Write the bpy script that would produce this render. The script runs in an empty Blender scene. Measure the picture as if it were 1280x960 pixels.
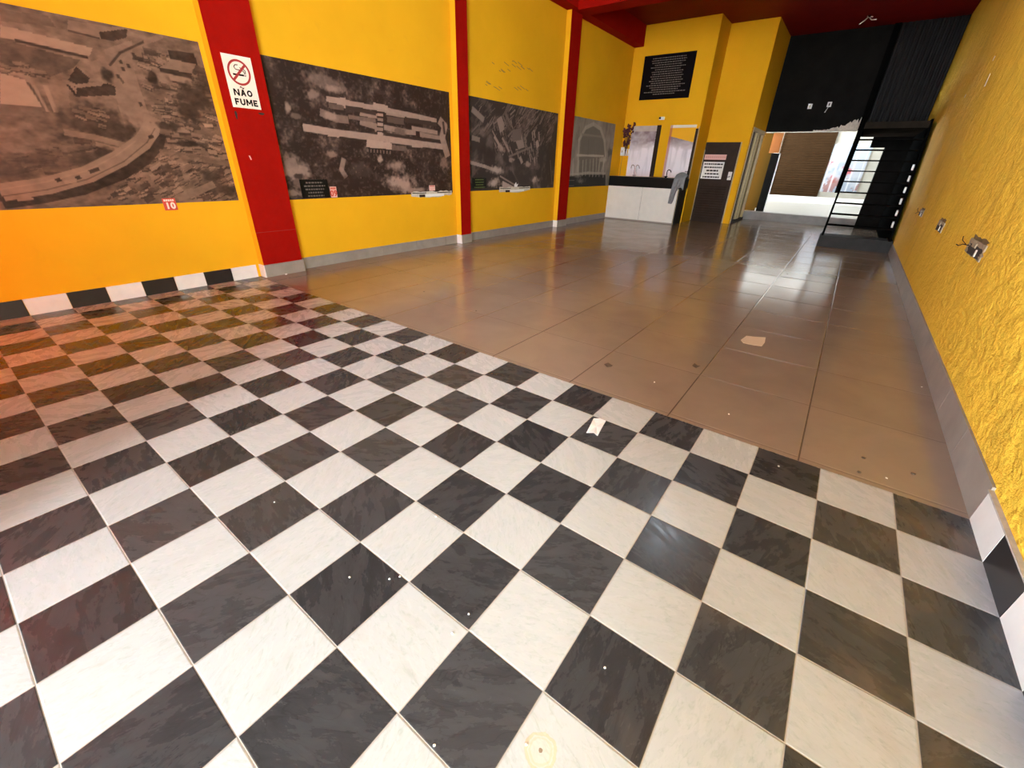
import bpy, bmesh, math, random
import numpy as np
from mathutils import Matrix, Vector
S = bpy.context.scene
C = S.collection
random.seed(7)

# ------------------------------------------------------------------ camera
CAM = Vector((1.1950, -2.4126, 1.3944))
FPX = 518.57                                    # focal length in pixels of a 1280 px wide frame
RX = Vector((0.80045914, 0.59881574, 0.02617007))     # picture right
RY = Vector((0.29914969, -0.36128744, -0.88316524))   # picture down
RZ = Vector((-0.51939833, 0.71476646, -0.46833138))   # viewing direction
cd = bpy.data.cameras.new('camera')
cam = bpy.data.objects.new('camera', cd)
C.objects.link(cam)
cd.sensor_width = 36.0
cd.sensor_fit = 'HORIZONTAL'
cd.lens = FPX / 1280 * 36.0
cd.clip_start = 0.02
M = Matrix.Identity(4)
for r in range(3):
    M[r][0] = RX[r]; M[r][1] = -RY[r]; M[r][2] = -RZ[r]; M[r][3] = CAM[r]
cam.matrix_world = M
S.camera = cam

# ------------------------------------------------------------------ light
S.view_settings.view_transform = 'Standard'
S.view_settings.look = 'None'
S.view_settings.exposure = 0.20
S.view_settings.gamma = 1.0
S.view_settings.use_curve_mapping = False

SKY_H, SKY_Z = 31.0, 2.0          # hazy bright horizon, dimmer zenith
w = bpy.data.worlds.new('sky')
S.world = w
w.use_nodes = True
nt = w.node_tree
nt.nodes.clear()
N = nt.nodes.new
out = N('ShaderNodeOutputWorld'); bg = N('ShaderNodeBackground'); tc = N('ShaderNodeTexCoord')
sep = N('ShaderNodeSeparateXYZ'); ramp = N('ShaderNodeValToRGB')
nt.links.new(tc.outputs['Generated'], sep.inputs[0])
nt.links.new(sep.outputs['Z'], ramp.inputs[0])
nt.links.new(ramp.outputs[0], bg.inputs[0])
nt.links.new(bg.outputs[0], out.inputs[0])
e = ramp.color_ramp.elements
e[0].position = 0.0; e[0].color = (SKY_H * .89, SKY_H, SKY_H * 1.09, 1)
e[1].position = 0.42; e[1].color = (SKY_Z * .92, SKY_Z * 1.0, SKY_Z * 1.08, 1)
m_ = e.new(0.12); m_.color = (SKY_H * .80, SKY_H * .90, SKY_H * .98, 1)
bg.inputs[1].default_value = 1.0

sd = bpy.data.lights.new('sun', 'SUN')
sun = bpy.data.objects.new('sun', sd)
C.objects.link(sun)
sd.energy = 2.7
sd.angle = math.radians(13)
sd.color = (0.97, 0.99, 1.0)
SUN_DIR = Vector((-0.50, 0.86, -0.60)).normalized()
sun.rotation_euler = SUN_DIR.to_track_quat('-Z', 'Y').to_euler()

# ------------------------------------------------------------------ materials
def mat(name, col, rough=0.6, metal=0.0, var=0.0, vscale=6.0, bump=0.0, bscale=40.0, spec=0.5, emit=0.0, ecol=None):
    m = bpy.data.materials.new(name)
    m.use_nodes = True
    t = m.node_tree
    b = t.nodes['Principled BSDF']
    b.inputs['Base Color'].default_value = (*col, 1)
    b.inputs['Roughness'].default_value = rough
    b.inputs['Metallic'].default_value = metal
    b.inputs['Specular IOR Level'].default_value = spec
    tcn = t.nodes.new('ShaderNodeTexCoord')
    if var:
        n = t.nodes.new('ShaderNodeTexNoise')
        n.inputs['Scale'].default_value = vscale
        n.inputs['Detail'].default_value = 6
        n.inputs['Roughness'].default_value = 0.6
        t.links.new(tcn.outputs['Object'], n.inputs['Vector'])
        r = t.nodes.new('ShaderNodeValToRGB')
        r.color_ramp.elements[0].position = 0.3
        r.color_ramp.elements[1].position = 0.7
        r.color_ramp.elements[0].color = (*[c * (1 - var) for c in col], 1)
        r.color_ramp.elements[1].color = (*[min(1, c * (1 + var * .6)) for c in col], 1)
        t.links.new(n.outputs['Fac'], r.inputs[0])
        t.links.new(r.outputs[0], b.inputs['Base Color'])
    if bump:
        n2 = t.nodes.new('ShaderNodeTexNoise')
        n2.inputs['Scale'].default_value = bscale
        n2.inputs['Detail'].default_value = 5
        t.links.new(tcn.outputs['Object'], n2.inputs['Vector'])
        bp = t.nodes.new('ShaderNodeBump')
        bp.inputs['Strength'].default_value = bump
        bp.inputs['Distance'].default_value = 0.02
        t.links.new(n2.outputs['Fac'], bp.inputs['Height'])
        t.links.new(bp.outputs[0], b.inputs['Normal'])
    if emit:
        b.inputs['Emission Color'].default_value = (*(ecol or col), 1)
        b.inputs['Emission Strength'].default_value = emit
    return m

def nd(t, typ, **kw):
    n = t.nodes.new(typ)
    for k, v in kw.items():
        setattr(n, k, v)
    return n

def math_(t, op, a, b=None, c=None):
    n = nd(t, 'ShaderNodeMath', operation=op)
    for i, v in enumerate((a, b, c)):
        if v is None: continue
        if isinstance(v, (int, float)): n.inputs[i].default_value = v
        else: t.links.new(v, n.inputs[i])
    return n.outputs[0]

def mix_(t, f, a, b):
    n = nd(t, 'ShaderNodeMix', data_type='RGBA')
    if isinstance(f, (int, float)): n.inputs[0].default_value = f
    else: t.links.new(f, n.inputs[0])
    for i, v in ((6, a), (7, b)):
        if isinstance(v, tuple): n.inputs[i].default_value = (*v, 1)
        else: t.links.new(v, n.inputs[i])
    return n.outputs[2]

def noise_(t, vec, scale, detail=5, rough=.6, dist=0.0):
    n = nd(t, 'ShaderNodeTexNoise')
    n.inputs['Scale'].default_value = scale
    n.inputs['Detail'].default_value = detail
    n.inputs['Roughness'].default_value = rough
    n.inputs['Distortion'].default_value = dist
    t.links.new(vec, n.inputs['Vector'])
    return n.outputs['Fac']

def ramp_(t, v, lo, hi):
    n = nd(t, 'ShaderNodeMapRange')
    n.inputs[1].default_value = lo
    n.inputs[2].default_value = hi
    t.links.new(v, n.inputs[0])
    return n.outputs[0]

def tile_floor(name, size, ox, oy, checker):
    m = bpy.data.materials.new(name)
    m.use_nodes = True
    t = m.node_tree
    b = t.nodes['Principled BSDF']
    tcn = nd(t, 'ShaderNodeTexCoord')
    sp = nd(t, 'ShaderNodeSeparateXYZ')
    t.links.new(tcn.outputs['Object'], sp.inputs[0])
    u = math_(t, 'DIVIDE', math_(t, 'SUBTRACT', sp.outputs[0], ox), size)
    v = math_(t, 'DIVIDE', math_(t, 'SUBTRACT', sp.outputs[1], oy), size)
    iu, iv = math_(t, 'FLOOR', u), math_(t, 'FLOOR', v)
    fu, fv = math_(t, 'FRACT', u), math_(t, 'FRACT', v)
    eu = math_(t, 'MINIMUM', fu, math_(t, 'SUBTRACT', 1.0, fu))
    ev = math_(t, 'MINIMUM', fv, math_(t, 'SUBTRACT', 1.0, fv))
    edge = math_(t, 'MINIMUM', eu, ev)
    idv = nd(t, 'ShaderNodeCombineXYZ')
    t.links.new(iu, idv.inputs[0]); t.links.new(iv, idv.inputs[1])
    wn = nd(t, 'ShaderNodeTexWhiteNoise', noise_dimensions='3D')
    t.links.new(idv.outputs[0], wn.inputs['Vector'])
    # every tile gets its own streak direction
    rot = nd(t, 'ShaderNodeVectorRotate', rotation_type='Z_AXIS')
    t.links.new(tcn.outputs['Object'], rot.inputs['Vector'])
    t.links.new(math_(t, 'MULTIPLY', wn.outputs['Value'], 6.28), rot.inputs['Angle'])
    mp = nd(t, 'ShaderNodeMapping')
    mp.inputs['Scale'].default_value = (1.0, 2.6, 1.0)
    t.links.new(rot.outputs[0], mp.inputs['Vector'])
    off = nd(t, 'ShaderNodeVectorMath', operation='ADD')
    t.links.new(mp.outputs[0], off.inputs[0]); t.links.new(wn.outputs['Color'], off.inputs[1])
    vec = off.outputs[0]
    if checker:
        par = math_(t, 'FLOORED_MODULO', math_(t, 'ADD', iu, iv), 2.0)     # 1 = black
        sm = noise_(t, vec, 6, 7, .66, .35)
        fine = noise_(t, vec, 24, 8, .72, .8)
        big = noise_(t, tcn.outputs['Object'], 1.1, 3, .5)
        # white tile with grey dirt veins
        wcol = mix_(t, math_(t, 'MULTIPLY', ramp_(t, fine, .52, .70), .50), (.445, .468, .482), (.22, .28, .245))
        wcol = mix_(t, math_(t, 'MULTIPLY', ramp_(t, sm, .50, .78), .40), wcol, (.33, .315, .285))
        # black tile with dust and sole marks
        dust = math_(t, 'ADD', math_(t, 'MULTIPLY', ramp_(t, sm, .30, .76), .50), math_(t, 'MULTIPLY', wn.outputs['Value'], .35))
        bcol = mix_(t, dust, (.018, .019, .021), (.078, .081, .088))
        bcol = mix_(t, math_(t, 'MULTIPLY', ramp_(t, fine, .60, .80), .42), bcol, (.22, .215, .215))
        mk = noise_(t, vec, 4.0, 3, .5, 2.0)
        band = math_(t, 'LESS_THAN', math_(t, 'ABSOLUTE', math_(t, 'SUBTRACT', mk, .5)), .012)
        bcol = mix_(t, math_(t, 'MULTIPLY', band, .45), bcol, (.02, .02, .021))
        col = mix_(t, par, wcol, bcol)
        # brown traces along the side under the rough wall
        br = math_(t, 'MULTIPLY', ramp_(t, sp.outputs[0], .9, 2.1), ramp_(t, noise_(t, tcn.outputs['Object'], 3.2, 5, .6, .6), .5, .78))
        col = mix_(t, math_(t, 'MULTIPLY', br, .35), col, (.36, .23, .13))
        grout = math_(t, 'LESS_THAN', edge, .0075)
        col = mix_(t, math_(t, 'MULTIPLY', grout, .85), col, (.40, .37, .34))
        rg = math_(t, 'ADD', math_(t, 'MULTIPLY', ramp_(t, sm, .35, .75), .24), .19)
        # water ring left on one tile
        d = nd(t, 'ShaderNodeVectorMath', operation='DISTANCE')
        t.links.new(tcn.outputs['Object'], d.inputs[0]); d.inputs[1].default_value = (.972, -1.925, 0)
        wob = math_(t, 'ADD', d.outputs['Value'], math_(t, 'MULTIPLY', math_(t, 'SUBTRACT', noise_(t, tcn.outputs['Object'], 30, 3), .5), .02))
        for r0, wd, a in ((.040, .004, .5), (.030, .0025, .35)):
            ring = math_(t, 'LESS_THAN', math_(t, 'ABSOLUTE', math_(t, 'SUBTRACT', wob, r0)), wd)
            col = mix_(t, math_(t, 'MULTIPLY', ring, a), col, (.48, .36, .18))
        col = mix_(t, math_(t, 'MULTIPLY', math_(t, 'LESS_THAN', wob, .0045), .9), col, (.10, .05, .04))
        col = mix_(t, math_(t, 'MULTIPLY', math_(t, 'LESS_THAN', wob, .043), .18), col, (.72, .58, .33))
    else:
        sm = noise_(t, tcn.outputs['Object'], 2.2, 6, .6, .4)
        tint = math_(t, 'MULTIPLY', wn.outputs['Value'], .25)
        col = mix_(t, math_(t, 'ADD', math_(t, 'MULTIPLY', ramp_(t, sm, .35, .75), .6), tint), (.29, .22, .165), (.215, .16, .118))
        spots = ramp_(t, noise_(t, tcn.outputs['Object'], 9, 6, .7, 1.0), .66, .80)
        col = mix_(t, math_(t, 'MULTIPLY', spots, .35), col, (.17, .11, .075))
        gx = math_(t, 'LESS_THAN', eu, .0055)
        gy = math_(t, 'LESS_THAN', ev, .0030)
        col = mix_(t, math_(t, 'MULTIPLY', gx, .85), col, (.06, .04, .03))
        col = mix_(t, math_(t, 'MULTIPLY', gy, .55), col, (.10, .07, .05))
        rg = math_(t, 'ADD', math_(t, 'MULTIPLY', ramp_(t, sm, .3, .75), .10), .12)
    t.links.new(col, b.inputs['Base Color'])
    t.links.new(rg, b.inputs['Roughness'])
    b.inputs['Specular IOR Level'].default_value = .32 if checker else .5
    bp = nd(t, 'ShaderNodeBump')
    bp.inputs['Strength'].default_value = .35
    bp.inputs['Distance'].default_value = .004
    t.links.new(math_(t, 'MINIMUM', math_(t, 'MULTIPLY', edge, 60.0), 1.0), bp.inputs['Height'])
    t.links.new(bp.outputs[0], b.inputs['Normal'])
    return m

def plaster(name, col, dirt, bump, bscale, stretch=(1, 1, 1), low_dirt=0.0, smudge=.25):
    m = bpy.data.materials.new(name)
    m.use_nodes = True
    t = m.node_tree
    b = t.nodes['Principled BSDF']
    tcn = nd(t, 'ShaderNodeTexCoord')
    o = tcn.outputs['Object']
    big = noise_(t, o, .9, 4, .55)
    mid = noise_(t, o, 5, 6, .65, .6)
    c = mix_(t, ramp_(t, big, .35, .7), col, tuple(x * .90 for x in col))
    c = mix_(t, math_(t, 'MULTIPLY', ramp_(t, mid, .62, .80), smudge), c, dirt)
    spk = noise_(t, o, 14, 7, .75, 1.2)
    c = mix_(t, math_(t, 'MULTIPLY', ramp_(t, spk, .70, .80), smudge * 1.2), c, tuple(x * .6 for x in dirt))
    if low_dirt:
        sp = nd(t, 'ShaderNodeSeparateXYZ')
        t.links.new(o, sp.inputs[0])
        mp0 = nd(t, 'ShaderNodeMapping'); mp0.inputs['Scale'].default_value = (1, 1, .18)
        t.links.new(o, mp0.inputs['Vector'])
        streak = noise_(t, mp0.outputs[0], 5, 4, .6)
        c = mix_(t, math_(t, 'MULTIPLY', ramp_(t, streak, .52, .8), low_dirt), c, dirt)
    t.links.new(c, b.inputs['Base Color'])
    b.inputs['Roughness'].default_value = .75
    b.inputs['Specular IOR Level'].default_value = .05
    if bump:
        mp = nd(t, 'ShaderNodeMapping')
        mp.inputs['Scale'].default_value = stretch
        t.links.new(o, mp.inputs['Vector'])
        h = math_(t, 'ADD', noise_(t, mp.outputs[0], bscale, 5, .6, .25), math_(t, 'MULTIPLY', noise_(t, mp.outputs[0], bscale * 3.3, 3, .6), .4))
        bp = nd(t, 'ShaderNodeBump')
        bp.inputs['Strength'].default_value = bump
        bp.inputs['Distance'].default_value = .06 if bump > .5 else .02
        t.links.new(h, bp.inputs['Height'])
        t.links.new(bp.outputs[0], b.inputs['Normal'])
    return m

def print_mat(name, rough=.45):
    m = bpy.data.materials.new(name)
    m.use_nodes = True
    t = m.node_tree
    b = t.nodes['Principled BSDF']
    a = nd(t, 'ShaderNodeVertexColor', layer_name='ink')
    t.links.new(a.outputs[0], b.inputs['Base Color'])
    b.inputs['Roughness'].default_value = rough
    b.inputs['Specular IOR Level'].default_value = .2
    return m

YEL = (.80, .42, .014)
M_yel = plaster('yellow_paint', YEL, (.42, .22, .04), .10, 9, smudge=.16)
M_yel_rough = plaster('rough_yellow_plaster', (.88, .56, .060), (.40, .20, .04), .75, 5.5, (1, .9, 1.4), low_dirt=.35, smudge=.22)
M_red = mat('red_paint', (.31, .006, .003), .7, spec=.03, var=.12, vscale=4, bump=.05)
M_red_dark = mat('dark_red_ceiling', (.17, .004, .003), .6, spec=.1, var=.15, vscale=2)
M_check = tile_floor('checkered_tile', .30, 0, 0, True)
M_beige = tile_floor('beige_tile', .72, -.045, .04, False)
M_grey = mat('grey_skirting_tile', (.29, .26, .225), .4, var=.18, vscale=5)
M_white_tile = mat('white_tile', (.78, .76, .72), .3, var=.06, vscale=9)
M_black_tile = mat('black_tile', (.018, .018, .02), .3, var=.3, vscale=9)
M_grout = mat('mortar', (.45, .41, .36), .9, var=.2, vscale=30)
M_black = mat('black_wall_paint', (.008, .0072, .0062), .7, spec=.06, var=.4, vscale=3)
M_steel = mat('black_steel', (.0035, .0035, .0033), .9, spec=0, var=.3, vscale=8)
M_tread = mat('black_tread', (.006, .0055, .005), .9, spec=0, var=.3, vscale=10)
M_conc = mat('grey_step', (.024, .022, .020), .6, spec=.15, var=.25, vscale=6)
M_granite = mat('black_granite', (.006, .006, .006), .3, spec=.2, var=.4, vscale=40)
M_cream = mat('cream_panel', (.74, .72, .64), .4, var=.05)
M_brown = mat('brown_metal', (.030, .018, .012), .5, spec=.12, var=.2, vscale=5)
M_alu = mat('pale_metal', (.52, .41, .20), .4)
M_khaki = mat('khaki_metal', (.27, .17, .03), .45, var=.12)
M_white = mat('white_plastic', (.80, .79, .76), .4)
M_offwhite = mat('old_plaster', (.62, .56, .45), .85, var=.2, vscale=25, bump=.3)
M_signwhite = mat('sign_white', (.86, .74, .62), .45)
M_ink = mat('black_ink', (.009, .007, .007), .7, spec=.1)
M_sred = mat('sign_red', (.33, .014, .012), .5)
M_sticker = mat('sticker_red', (.58, .06, .035), .5)
M_pink = mat('pink_paper', (.74, .42, .36), .6)
M_greytext = mat('grey_lettering', (.13, .11, .095), .6)
M_cloth = mat('grey_cloth', (.22, .225, .23), .9, var=.15, vscale=20)
M_rim = mat('dirty_plaster', (.36, .28, .17), .9, var=.35, vscale=30, bump=.3)
M_hole = mat('dark_cavity', (.03, .018, .012), .9)
M_dirt = mat('soot_stain', (.16, .095, .025), .9, var=.4, vscale=20)
M_shutter = mat('brown_shutter', (.019, .0100, .0046), .8, spec=0, var=.15, vscale=3)
M_backfloor = mat('pale_back_floor', (.40, .38, .34), .35, var=.06, vscale=2)
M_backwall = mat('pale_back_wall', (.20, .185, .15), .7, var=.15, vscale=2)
M_orange = mat('orange_wall_paint', (.42, .13, .015), .6)
M_leaf = mat('dry_leaf', (.075, .045, .022), .8)
M_paper = mat('paper', (.76, .74, .74), .8)
M_card = mat('beige_card', (.62, .50, .36), .8)
M_flower = mat('dark_red_petals', (.075, .012, .012), .8)
M_faucet = mat('pinkish_chrome', (.66, .48, .44), .25, metal=.6)
M_street = mat('pavement', (.52, .50, .46), .9, var=.1, vscale=1)
M_lampglass = mat('lamp_glass', (.9, .95, 1.0), .3, emit=420, ecol=(.80, .90, 1.0))
M_joint = mat('paint_joint', (.22, .01, .008), .6)

# ------------------------------------------------------------------ mesh helpers
class MB:
    def __init__(self): self.bm = bmesh.new()
    def quad(self, pts, mi=0):
        f = self.bm.faces.new([self.bm.verts.new(p) for p in pts]); f.material_index = mi
        return self
    def box(self, a, b, mi=0, bev=0.0, faces=None):
        bm = self.bm
        x0, y0, z0 = (min(a[i], b[i]) for i in range(3)); x1, y1, z1 = (max(a[i], b[i]) for i in range(3))
        vs = [bm.verts.new(p) for p in ((x0,y0,z0),(x1,y0,z0),(x1,y1,z0),(x0,y1,z0),(x0,y0,z1),(x1,y0,z1),(x1,y1,z1),(x0,y1,z1))]
        fs = []
        # -z +z -y +x +y -x
        for k, q in enumerate(((3,2,1,0),(4,5,6,7),(0,1,5,4),(1,2,6,5),(2,3,7,6),(3,0,4,7))):
            f = bm.faces.new([vs[i] for i in q]); f.material_index = mi if faces is None else faces[k]; fs.append(f)
        if bev:
            bmesh.ops.bevel(bm, geom=list({e for f in fs for e in f.edges}), offset=bev, segments=2, affect='EDGES')
        return self
    def prism(self, pts, axis, a, b, mi=0):
        """pts: 2D outline in the other two axes, extruded along axis from a to b"""
        def P(p, t):
            if axis == 0: return (t, p[0], p[1])
            if axis == 1: return (p[0], t, p[1])
            return (p[0], p[1], t)
        bm = self.bm
        A = [bm.verts.new(P(p, a)) for p in pts]; B = [bm.verts.new(P(p, b)) for p in pts]
        fs = [bm.faces.new(A), bm.faces.new(B[::-1])]
        n = len(pts)
        for i in range(n):
            fs.append(bm.faces.new((A[i], B[i], B[(i+1) % n], A[(i+1) % n])))
        for f in fs: f.material_index = mi
        bmesh.ops.recalc_face_normals(bm, faces=fs)
        return self
    def tube(self, pts, r, seg=10, mi=0, cap=True):
        bm = self.bm
        pts = [Vector(p) for p in pts]
        rs = r if isinstance(r, (list, tuple)) else [r] * len(pts)
        rings = []
        up = Vector((0, 0, 1))
        for i, p in enumerate(pts):
            d = (pts[min(i+1, len(pts)-1)] - pts[max(i-1, 0)]).normalized()
            a = d.cross(up if abs(d.z) < .95 else Vector((1, 0, 0))).normalized(); b = d.cross(a).normalized()
            rings.append([bm.verts.new(p + (a * math.cos(k*2*math.pi/seg) + b * math.sin(k*2*math.pi/seg)) * rs[i]) for k in range(seg)])
        fs = []
        for A, B in zip(rings, rings[1:]):
            for k in range(seg):
                f = bm.faces.new((A[k], A[(k+1) % seg], B[(k+1) % seg], B[k])); f.smooth = True; f.material_index = mi; fs.append(f)
        if cap:
            for R in (rings[0], rings[-1]):
                f = bm.faces.new(R); f.material_index = mi; fs.append(f)
        bmesh.ops.recalc_face_normals(bm, faces=fs)
        return self
    def build(self, name, mats, parent=None):
        me = bpy.data.meshes.new(name)
        self.bm.to_mesh(me); self.bm.free()
        for m in (mats if isinstance(mats, (list, tuple)) else [mats]): me.materials.append(m)
        o = bpy.data.objects.new(name, me)
        C.objects.link(o)
        if parent is not None: o.parent = parent
        return o

def struct(o): o['kind'] = 'structure'; return o
def tag(o, label, cat, group=None):
    o['label'] = label; o['category'] = cat
    if group: o['group'] = group
    return o
def thing(name, label, cat, loc=(0, 0, 0), group=None):
    o = bpy.data.objects.new(name, None)
    o.empty_display_size = .1
    C.objects.link(o); o.location = loc
    return tag(o, label, cat, group)
def part(mb, name, m, root, label=None):
    """geometry was given in room coordinates: bring it into the root's frame"""
    loc = Vector(root.location)
    p = root.parent
    while p: loc += Vector(p.location); p = p.parent
    bmesh.ops.translate(mb.bm, verts=mb.bm.verts, vec=-loc)
    o = mb.build(name, m, root)
    if label: o['label'] = label
    return o
def solo(mb, name, m, label, cat, loc, group=None):
    bmesh.ops.translate(mb.bm, verts=mb.bm.verts, vec=-Vector(loc))
    o = mb.build(name, m); o.location = loc
    return tag(o, label, cat, group)

def text_mesh(name, s, size, m, parent, origin, xdir, ydir, depth=.001, bold=0.0, sx=1.0):
    """lettering lying in the plane of xdir / ydir, centred on origin (room coordinates)"""
    cu = bpy.data.curves.new(name, 'FONT')
    cu.body = s; cu.size = size; cu.align_x = 'CENTER'; cu.align_y = 'CENTER'; cu.offset = bold; cu.extrude = depth; cu.space_character = 1.12
    o = bpy.data.objects.new(name, cu)
    C.objects.link(o)
    bpy.context.view_layer.update()
    me = bpy.data.meshes.new_from_object(o.evaluated_get(bpy.context.evaluated_depsgraph_get()))
    bpy.data.objects.remove(o); bpy.data.curves.remove(cu)
    X = Vector(xdir).normalized(); Y = Vector(ydir).normalized(); Z = X.cross(Y)
    loc = Vector(origin); base = Vector(parent.location)
    for v in me.vertices:
        v.co = loc - base + X * v.co.x * sx + Y * v.co.y + Z * v.co.z
    me.materials.clear(); me.materials.append(m)
    ob = bpy.data.objects.new(name, me); C.objects.link(ob); ob.parent = parent
    return ob

# ------------------------------------------------------------------ room dimensions (metres)
XL, XP = -4.73, -4.61            # yellow wall, red pillar faces
CEIL, ZB = 4.72, 4.27            # slab, underside of beams
YF = -3.30                       # shop front
YW1, YW2, YBK = 10.95, 11.90, 13.90
def xr(y): return 2.090 + .0055 * y      # the rough wall runs slightly out of square

# ------------------------------------------------------------------ shell
struct(MB().box((XL - .2, YF, -.12), (2.3, 0, 0)).build('floor_checkered', M_check))
struct(MB().box((XL - .2, 0, -.12), (2.4, YBK, 0)).build('floor_beige', M_beige))
struct(MB().box((XL - .2, YF, 0), (XL, YW1 + .15, CEIL)).build('wall_left', M_yel))
b = MB()
b.prism([(xr(YF), YF), (xr(14.1), 14.1), (xr(14.1) + .2, 14.1), (xr(YF) + .2, YF)], 2, -.1, CEIL)
struct(b.build('wall_right', M_yel_rough))
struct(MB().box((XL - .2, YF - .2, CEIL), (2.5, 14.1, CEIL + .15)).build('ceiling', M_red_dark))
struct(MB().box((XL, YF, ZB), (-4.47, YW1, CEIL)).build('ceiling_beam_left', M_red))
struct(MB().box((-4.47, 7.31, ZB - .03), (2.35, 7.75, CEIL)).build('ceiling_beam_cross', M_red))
# counter alcove wall, door wall and its return, black wall over the back opening
struct(MB().box((XL, YW1, 0), (-2.58, YW2 + .15, CEIL)).build('wall_counter', M_yel))
b = MB()
b.box((-2.58, YW2, 2.09), (-1.47, YW2 + .12, CEIL))
b.box((-1.64, YW2, 0), (-1.47, YW2 + .12, 2.09))
b.box((-2.58, YW2 + .05, 0), (-1.64, YW2 + .12, 2.09))
b.box((-1.59, YW2 + .12, 0), (-1.572, YBK + .1, 2.45))
b.box((-1.59, YW2 + .12, 2.45), (-1.47, YBK + .1, CEIL))
struct(b.build('wall_door', M_yel))
b = MB()
b.box((-1.59, YBK, 2.45), (1.20, YBK + .15, CEIL))
b.box((1.20, YBK, 2.05), (1.52, YBK + .15, CEIL))
b.box((1.52, YBK, 0), (2.3, YBK + .15, CEIL))
struct(b.build('wall_back', M_black))
# flaking pale plaster at the lower edge of the black wall
rnd = random.Random(3)
b = MB()
pts = []
n = 46
for i in range(n + 1):
    x = -.25 + 1.44 * i / n
    h = .02 + .46 * max(0, (i / n - .18)) ** 1.3 * (1 + .5 * rnd.uniform(-1, 1)) + .02 * rnd.random()
    pts.append((x, 2.45 + h))
b.prism([(-.25, 2.45)] + pts + [(1.19, 2.45)], 1, YBK - .012, YBK)
b.box((-1.45, YBK - .01, 2.45), (1.19, YBK + .15, 2.435))  # pale strip paints the lit lower edge of the lintel
struct(b.build('trim_1', M_offwhite))
# corrugated black sheet above the stair landing
b = MB()
x = .93
prof = []
k = 0
while x < 2.12:
    prof += [(x, YBK - .02), (x + .03, YBK - .055), (x + .065, YBK - .055), (x + .085, YBK - .02)]
    x += .105
prof += [(2.13, YBK - .02), (2.13, YBK), (.93, YBK)]
b.prism(prof, 2, 2.46, CEIL)
struct(b.build('trim_2', mat('corrugated_black_sheet', (.013, .012, .011), .55, var=.2, spec=.12)))
struct(MB().box((.79, YBK - .08, 2.46), (.93, YBK - .002, CEIL)).build('trim_3', M_steel))
# raised threshold of the back room
b = MB()
b.box((-1.59, YBK - .02, 0), (1.52, YBK + .3, .235))
struct(b.build('trim_4', mat('grey_threshold', (.24, .215, .19), .5, var=.2, vscale=4)))
# back room, open to the sky
struct(MB().box((-3.0, YBK + .3, .1), (3.2, 21.2, .235)).build('floor_back', M_backfloor))
b = MB()
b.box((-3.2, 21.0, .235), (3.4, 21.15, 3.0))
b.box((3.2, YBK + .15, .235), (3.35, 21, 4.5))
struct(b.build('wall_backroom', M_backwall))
struct(MB().box((-3.2, 21.0, 3.0), (3.4, 21.15, 4.6)).build('wall_backroom_reflector', mat('pale_upper_wall', (.62, .60, .55), .7, var=.1)))  # unseen upper wall, made pale to brighten the reflection in the floor
b = MB()
b.box((-1.75, YBK + .45, .235), (-1.17, YBK + .55, 2.9))
struct(b.build('wall_backroom_left', mat('olive_wall_paint', (.075, .045, .010), .7, spec=0)))
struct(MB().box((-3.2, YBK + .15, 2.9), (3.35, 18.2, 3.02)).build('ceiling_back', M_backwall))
# shop front behind the camera
b = MB()
b.box((XL - .2, YF - .2, 0), (-4.3, YF, CEIL))
b.box((-1.05, YF - .2, 0), (-.85, YF, CEIL))
b.box((XL - .2, YF - .2, 4.45), (2.3, YF, CEIL))
struct(b.build('wall_front', M_yel))
M_tint_sheet = bpy.data.materials.new('orange_translucent_sheet')
M_tint_sheet.use_nodes = True
t = M_tint_sheet.node_tree
t.nodes.clear()
o_ = nd(t, 'ShaderNodeOutputMaterial'); tr = nd(t, 'ShaderNodeBsdfTranslucent'); df = nd(t, 'ShaderNodeBsdfDiffuse'); mx = nd(t, 'ShaderNodeMixShader')
tr.inputs[0].default_value = (.98, .27, .075, 1); df.inputs[0].default_value = (.6, .24, .09, 1); mx.inputs[0].default_value = .3
t.links.new(tr.outputs[0], mx.inputs[1]); t.links.new(df.outputs[0], mx.inputs[2]); t.links.new(mx.outputs[0], o_.inputs[0])
b = MB()
z = 0.0
prof = []
while z < 4.44:
    prof += [(YF - .09, z), (YF - .07, z + .03), (YF - .09, z + .085)]; z += .09
prof += [(YF - .12, z), (YF - .12, 0)]
b.prism(prof, 0, -3.3, -1.05)
struct(b.build('unseen_shutter', mat('grey_metal_shutter', (.30, .30, .30), .5)))  # unseen shutter, grey to keep tile reflections neutral and hold the shadow edge
struct(MB().box((-4.3, YF - .12, 0), (-3.3, YF - .10, 4.45)).build('orange_tint_sheet', M_tint_sheet))  # unseen sheet added to tint the daylight on the near floor orange
struct(MB().box((-14, -8.5, -.30), (14, YF, -.12)).build('street_ground', M_street))

# skirting tiles
def skirt_checker(side, y_end):
    b = MB()
    y = 0.0
    k = 0
    while y > y_end:
        y0 = max(y - .30, y_end)
        mi = 0 if k % 2 == 0 else 1
        if side == 'left':
            b.box((XL, y - .002, 0), (XL + .012, y0 + .002, .155), mi)
        else:
            b.prism([(xr(y) - .012, y - .002), (xr(y0) - .012, y0 + .002), (xr(y0), y0 + .002), (xr(y), y - .002)], 2, 0, .168, mi)
        y -= .30; k += 1
    if side == 'right':
        b.prism([(xr(0) - .02, 0), (xr(y_end) - .02, y_end), (xr(y_end), y_end), (xr(0), 0)], 2, .168, .176, 2)
    return struct(b.build('baseboard_' + side, [M_white_tile, M_black_tile, M_grout]))
skirt_checker('left', YF)
skirt_checker('right', YF)
b = MB()
for y0, y1 in ((.57, 3.765), (4.055, 7.305), (7.775, YW1 - .61)):
    y = y0
    while y < y1:
        b.box((XL, y, 0), (XL + .012, min(y + .72, y1) - .003, .15)); y += .72
struct(b.build('baseboard_left', M_grey))
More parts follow.
